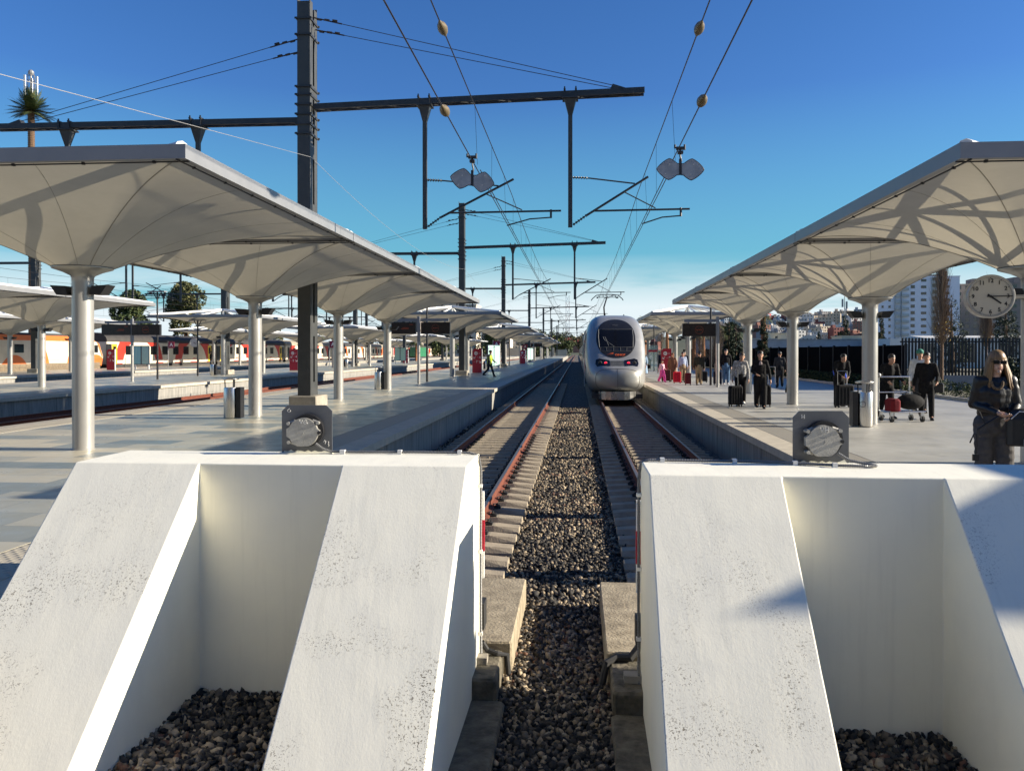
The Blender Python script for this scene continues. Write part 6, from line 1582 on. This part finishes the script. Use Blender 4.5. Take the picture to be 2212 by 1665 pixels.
o = empty('white_warehouse', (46, YZ(85, 38), 0)); tag(o, 'low white buildings behind the slatted fence', 'building')
MB().box(-13, 26, 0, 10, 0, 3.1).build('walls', mat('warm_white_render', (.68, .67, .63), .7, var=.06), o); MB().prismx([(0, 3.1), (5, 3.5), (10, 3.1)], -9, 3).build('roof', mat('light_roof', (.55, .54, .50), .7, var=.1), o)
MB().prismx([(-1, 3.2), (4, 3.55), (9, 3.2)], 4, 14).build('roof', mat('light_roof', (.6, .6, .6), .7), o)
for k in range(8): MB().box(-10+k*4, -8.4+k*4, -.02, .0, .6, 2.6).build('window', M_GLASSD, o)

# ================================================================== APARTMENT BLOCKS
M_APT = mat('white_render_block', (.74, .77, .84), .8, var=.05, vscale=.2); M_APTC = mat('unpainted_concrete_block', (.25, .215, .19), .85, var=.2, vscale=.3); M_BALC = mat('balcony_front', (.42, .45, .44), .7, var=.1, vscale=.5)
def apt(label, x, z, wd, floors, m, cols, balc, rz=0, dp=16, fh=3.0, zb=0, setback=0):
    o = empty('apartment_block', (x, YZ(z, x), zb), rz); tag(o, label, 'apartment building')
    H = floors*fh; MB().box(-wd/2, wd/2, 0, dp, -1, H).build('wall', m, o); MB().box(-wd/2-.2, wd/2+.2, -.2, dp+.2, H, H+.5).build('parapet', m, o)
    MB().box(-wd*.2, wd*.15, 4, dp-3, H+.5, H+3.2).build('stair_tower', m, o)
    for f_ in range(floors):
        for c, (cx_, ww, hh) in enumerate(cols):
            z0 = f_*fh + 1.0
            MB().box(cx_-ww/2, cx_+ww/2, -.06, .05, z0, z0+hh).build('window', M_GLASSD, o)
        for (cx_, ww) in balc:
            z0 = f_*fh + .2
            q = MB(); q.box(cx_-ww/2, cx_+ww/2, -1.3, -.07, z0-.15, z0); q.box(cx_-ww/2, cx_+ww/2, -1.35, -1.25, z0, z0+1.05); q.box(cx_-ww/2, cx_-ww/2+.1, -1.3, -.07, z0, z0+2.7); q.build('balcony', M_BALC, o)
    return o
apt('tall white apartment block with dark windows left of the clock', 155.7, 372, 37, 12, M_APT, [(-14.5, .9, 1.2), (-11.5, 1, 1.2), (-1.5, 1.8, 1.5), (3.2, 2.3, 1.2), (8.0, 2.6, 1.9), (13.2, 2.0, 1.2)], [(-8.3, 2.2), (-5.0, 3.2), (8.0, 3.2)], R(-6))
apt('lower concrete grey apartment block behind the clock', 192, 375, 34, 11, M_APTC, [(-14, 1.6, 1.6), (-10.5, 1.6, 1.6), (-7, 1.6, 1.6), (-3, 1.6, 1.6), (6, 1.7, 1.4), (10, 1.7, 1.4), (14, 1.7, 1.4)], [(1.5, 3.0)], R(-6))
apt('unpainted grey block rising behind the white block', 172, 395, 16, 13, M_APTC, [(-5, 2, 1.4), (0, 2, 1.4), (5, 2, 1.4)], [])
apt('grey block half cut by the right edge of the picture', 205, 368, 20, 11, M_APTC, [(-6, 2, 1.4), (-1, 2, 1.4), (4, 2, 1.4)], [(7, 3)])
apt('beige apartment block with many balconies far behind the left canopies', -53, 335, 22, 7, mat('beige_block', (.58, .50, .40), .8, var=.06, vscale=.3), [(-8, 1.8, 1.6), (-4, 1.8, 1.6), (4, 1.8, 1.6), (8, 1.8, 1.6)], [(0, 3.5), (-9.6, 2)], 0)
apt('grey apartment block with blue tinted windows left of the beige one', -76, 345, 15, 5, M_APTC, [(-5, 1.8, 1.6), (-1.5, 1.8, 1.6), (2, 1.8, 1.6), (5, 1.8, 1.6)], [])
apt('low cream apartment block right of the beige one, over the canopies', -37, 365, 13, 4, mat('cream_block', (.60, .54, .44), .8, var=.06), [(-4, 1.6, 1.5), (0, 1.6, 1.5), (4, 1.6, 1.5)], [])
# tower crane and telecom mast
o = empty('tower_crane', (178, YZ(430, 178), 0)); tag(o, 'tower crane jib behind the apartment blocks', 'crane')
q = MB()
for s in (-1, 1): q.cyl((s*.8, 0, 0), (s*.8, 0, 50), .12, n=4)
for k in range(24): q.cyl((-.8, 0, k*2), (.8, 0, k*2+2), .07, n=4)
q.build('tower', M_FASC, o); q = MB(); q.cyl((-38, 0, 47), (14, 0, 47), .16, n=4); q.cyl((-38, 0, 48.4), (14, 0, 48.4), .12, n=4)
for k in range(34): q.cyl((-38+k*1.5, 0, 47 if k % 2 else 48.4), (-36.5+k*1.5, 0, 48.4 if k % 2 else 47), .07, n=4)
q.build('jib', mat('crane_blue_grey', (.2, .25, .3), .5), o)
o = empty('telecom_mast', (66, YZ(200, 66), 0)); tag(o, 'thin telecom mast rising behind the lumpy cypress', 'telecom mast')
q = MB(); q.cyl((0,0,0), (0,0,15.5), .15, .08, 6); q.build('pole', M_FASC, o); q = MB(); q.box(-.7, -.3, -.1, .1, 12.8, 14.8); q.box(.3, .7, -.1, .1, 12.4, 14.2); q.cyl((-.4, 0, 10.3), (-.4, -.3, 10.3), .45); q.build('antenna_panel', M_FASC, o)
# red and white pylon far down the line
o = empty('lattice_pylon', (-6.5, 520, 0)); tag(o, 'thin red and white lattice pylon far down the line', 'pylon')
for k in range(9):
    q = MB(); z0 = k*4.2
    for sx_ in (-1, 1):
        for sy_ in (-1, 1): q.cyl((sx_*1.1, sy_*1.1, z0), (sx_*1.1, sy_*1.1, z0+4.2), .12, n=4)
    q.cyl((-1.1, -1.1, z0), (1.1, -1.1, z0+4.2), .09, n=4); q.cyl((1.1, -1.1, z0), (-1.1, -1.1, z0+4.2), .09, n=4); q.build('section', M_TRED if k % 2 else M_WHITEST, o)
# pale walls at the end of the station
o = empty('far_wall', (-20, 345, 0)); tag(o, 'pale cream wall far away where the tracks meet the horizon', 'wall'); q = MB(); q.box(-16, 10, 0, .5, -1, 3.4); q.box(11, 15.5, -8, -7.5, -1, 2.6); q.build('wall', mat('cream_far_wall', (.60, .54, .42), .8, var=.1, vscale=.2), o)

# ================================================================== HILLS AND THE TOWN ON THEM
from mathutils import noise as mn
M_HILL = mat('green_hillside', (.045, .060, .028), .95, col2=(.085, .085, .05), vscale=.012, bump=.4, bscale=.2)
def hill_h(x, y):
    u = x/y                                     # direction from the station
    p = 30 + 16*math.exp(-((u-.33)/.10)**2) + 8*math.exp(-((u-.22)/.05)**2) - 22*max(0, min(1, (.20-u)/.30)) + 3*mn.noise(Vector((x*.006, y*.006, 0)))
    f_ = max(0, min(1, (y-620)/520)); f_ = f_*f_*(3-2*f_); return -1 + p*f_
NX, NY = 120, 34; V = []; F = []
for j in range(NY):
    y = 600 + 26*j
    for i in range(NX): x = -1400 + 2700*i/(NX-1); V.append((x, y, hill_h(x, y) + 1.2*mn.noise(Vector((x*.03, y*.03, 5)))))
for j in range(NY-1):
    for i in range(NX-1): k = j*NX+i; F.append((k, k+1, k+NX+1, k+NX))
hl = npmesh('hills', np.array(V), np.array(F), M_HILL, smooth=True); hl['kind'] = 'structure'
HC = [('white', (.55, .53, .50)), ('cream', (.50, .42, .32)), ('terracotta', (.32, .15, .11)), ('grey', (.30, .29, .29)), ('maroon', (.20, .07, .06)), ('pale_blue', (.34, .38, .42))]
protos = []
for nm, c in HC:
    for v_ in range(2):
        w_, d_, h_ = (9, 9, 8) if v_ == 0 else (13, 9, 12)
        o = empty('house', (0, 0, 0)); MB().box(-w_/2, w_/2, 0, d_, -5, h_).build('wall', mat('render_'+nm, c, .85, var=.15, vscale=.15), o)
        q = MB()
        for a in range(int(h_/3)):
            for b_ in range(int(w_/3)): q.box(-w_/2+.9+b_*3, -w_/2+2.1+b_*3, -.08, .02, a*3+1, a*3+2.4)
        q.build('window', M_GLASSD, o); MB().box(-w_/2+1, -w_/2+4, 3, 6, h_, h_+2.4).build('roof_hut', mat('render_'+nm, c, .85), o)
        protos.append((nm, v_, o))
rs = random.Random(77); used = set(); cnt = 0
while cnt < 235:
    u = rs.choice([rs.uniform(.17, .38), rs.uniform(.20, .36), rs.uniform(-.13, .02), rs.uniform(.02, .18)]); y = rs.uniform(760, 1160)
    if u < .17 and rs.random() < .4: continue
    if u < .225 and y < 1040 and u > .1: continue
    x = u*y; nm, v_, p = protos[rs.choice([0, 1, 0, 1, 2, 3, 4, 5, 6, 7, 8, 9, 10, 11, 2, 3])]
    z = hill_h(x, y)
    where = 'on the town hill at the right' if u > .14 else 'on the distant slope where the tracks vanish'
    if (nm, v_) in used: o = copy_tree(p)
    else: o = p; used.add((nm, v_))
    o.location = (x, y, z); o.rotation_euler = (0, 0, rs.uniform(-.5, .5)); k = rs.uniform(.75, 1.2); o.scale = (k, k, k)
    tag(o, ('small %s box-shaped house ' if v_ == 0 else 'taller %s block-shaped house ') % nm.replace('_', ' ') + where, 'house', '%s %s houses %s' % ('small' if v_ == 0 else 'taller', nm.replace('_', ' '), where)); cnt += 1
for nm, v_, p in protos:
    if (nm, v_) not in used:
        for c in kids(p): bpy.data.objects.remove(c)
        bpy.data.objects.remove(p)
o = empty('red_building', (262, 1150, hill_h(262, 1150))); tag(o, 'bright red rounded building on the ridge left of the town', 'building'); MB().box(-11, 11, 0, 12, -4, 9).build('wall', mat('bright_red_render', (.50, .05, .04), .8), o); MB().lathe([(9, 9), (8, 12), (5, 14), (.5, 15)], 20, (0, 6, 0)).build('roof', mat('bright_red_render', (.5, .05, .04), .8), o)
o = empty('red_roofed_hall', (-10, 740, hill_h(-10, 740)+6)); tag(o, 'dark red roofed hall far away above the end of the tracks', 'building'); MB().box(-22, 22, 0, 14, -8, 4).build('wall', mat('render_terracotta', (.32, .15, .11), .85), o); MB().prismx([(-1, 4), (7, 8), (15, 4)], -23, 23).build('roof', mat('dark_red_roof', (.35, .03, .04), .7), o)

# ================================================================== BEHIND AND BESIDE THE CAMERA
o = empty('station_building', (0, -26, 0)); tag(o, 'station hall facade standing behind the photographer', 'building')
MB().box(-70, 42, -12, 0, 0, 15).build('facade', mat('dark_glass_facade', (.30, .29, .27), .4, var=.2, vscale=.3), o)
q = MB()
for k in range(28): q.box(-70+4*k, -69.8+4*k, .003, .2, 0, 15)
q.build('mullion', M_STEEL, o)
o = empty('occluder', (12.38, 5.87, 0)); tag(o, 'unseen block added on the right platform to shadow the right buffer stop', 'occluder')  # unseen block, added to cast the wedge shadow on the right buffer stop
MB().box(-1.4, 1.4, -.75, .72, 0, 3.88).build('walls', M_FASC, o); MB().box(-1.42, 1.42, -.77, .74, 3.88, 4.02).build('roof', M_STEEL, o); MB().box(-.9, .9, -.765, -.752, 1.0, 2.2).build('face_panel', M_GLASSD, o)
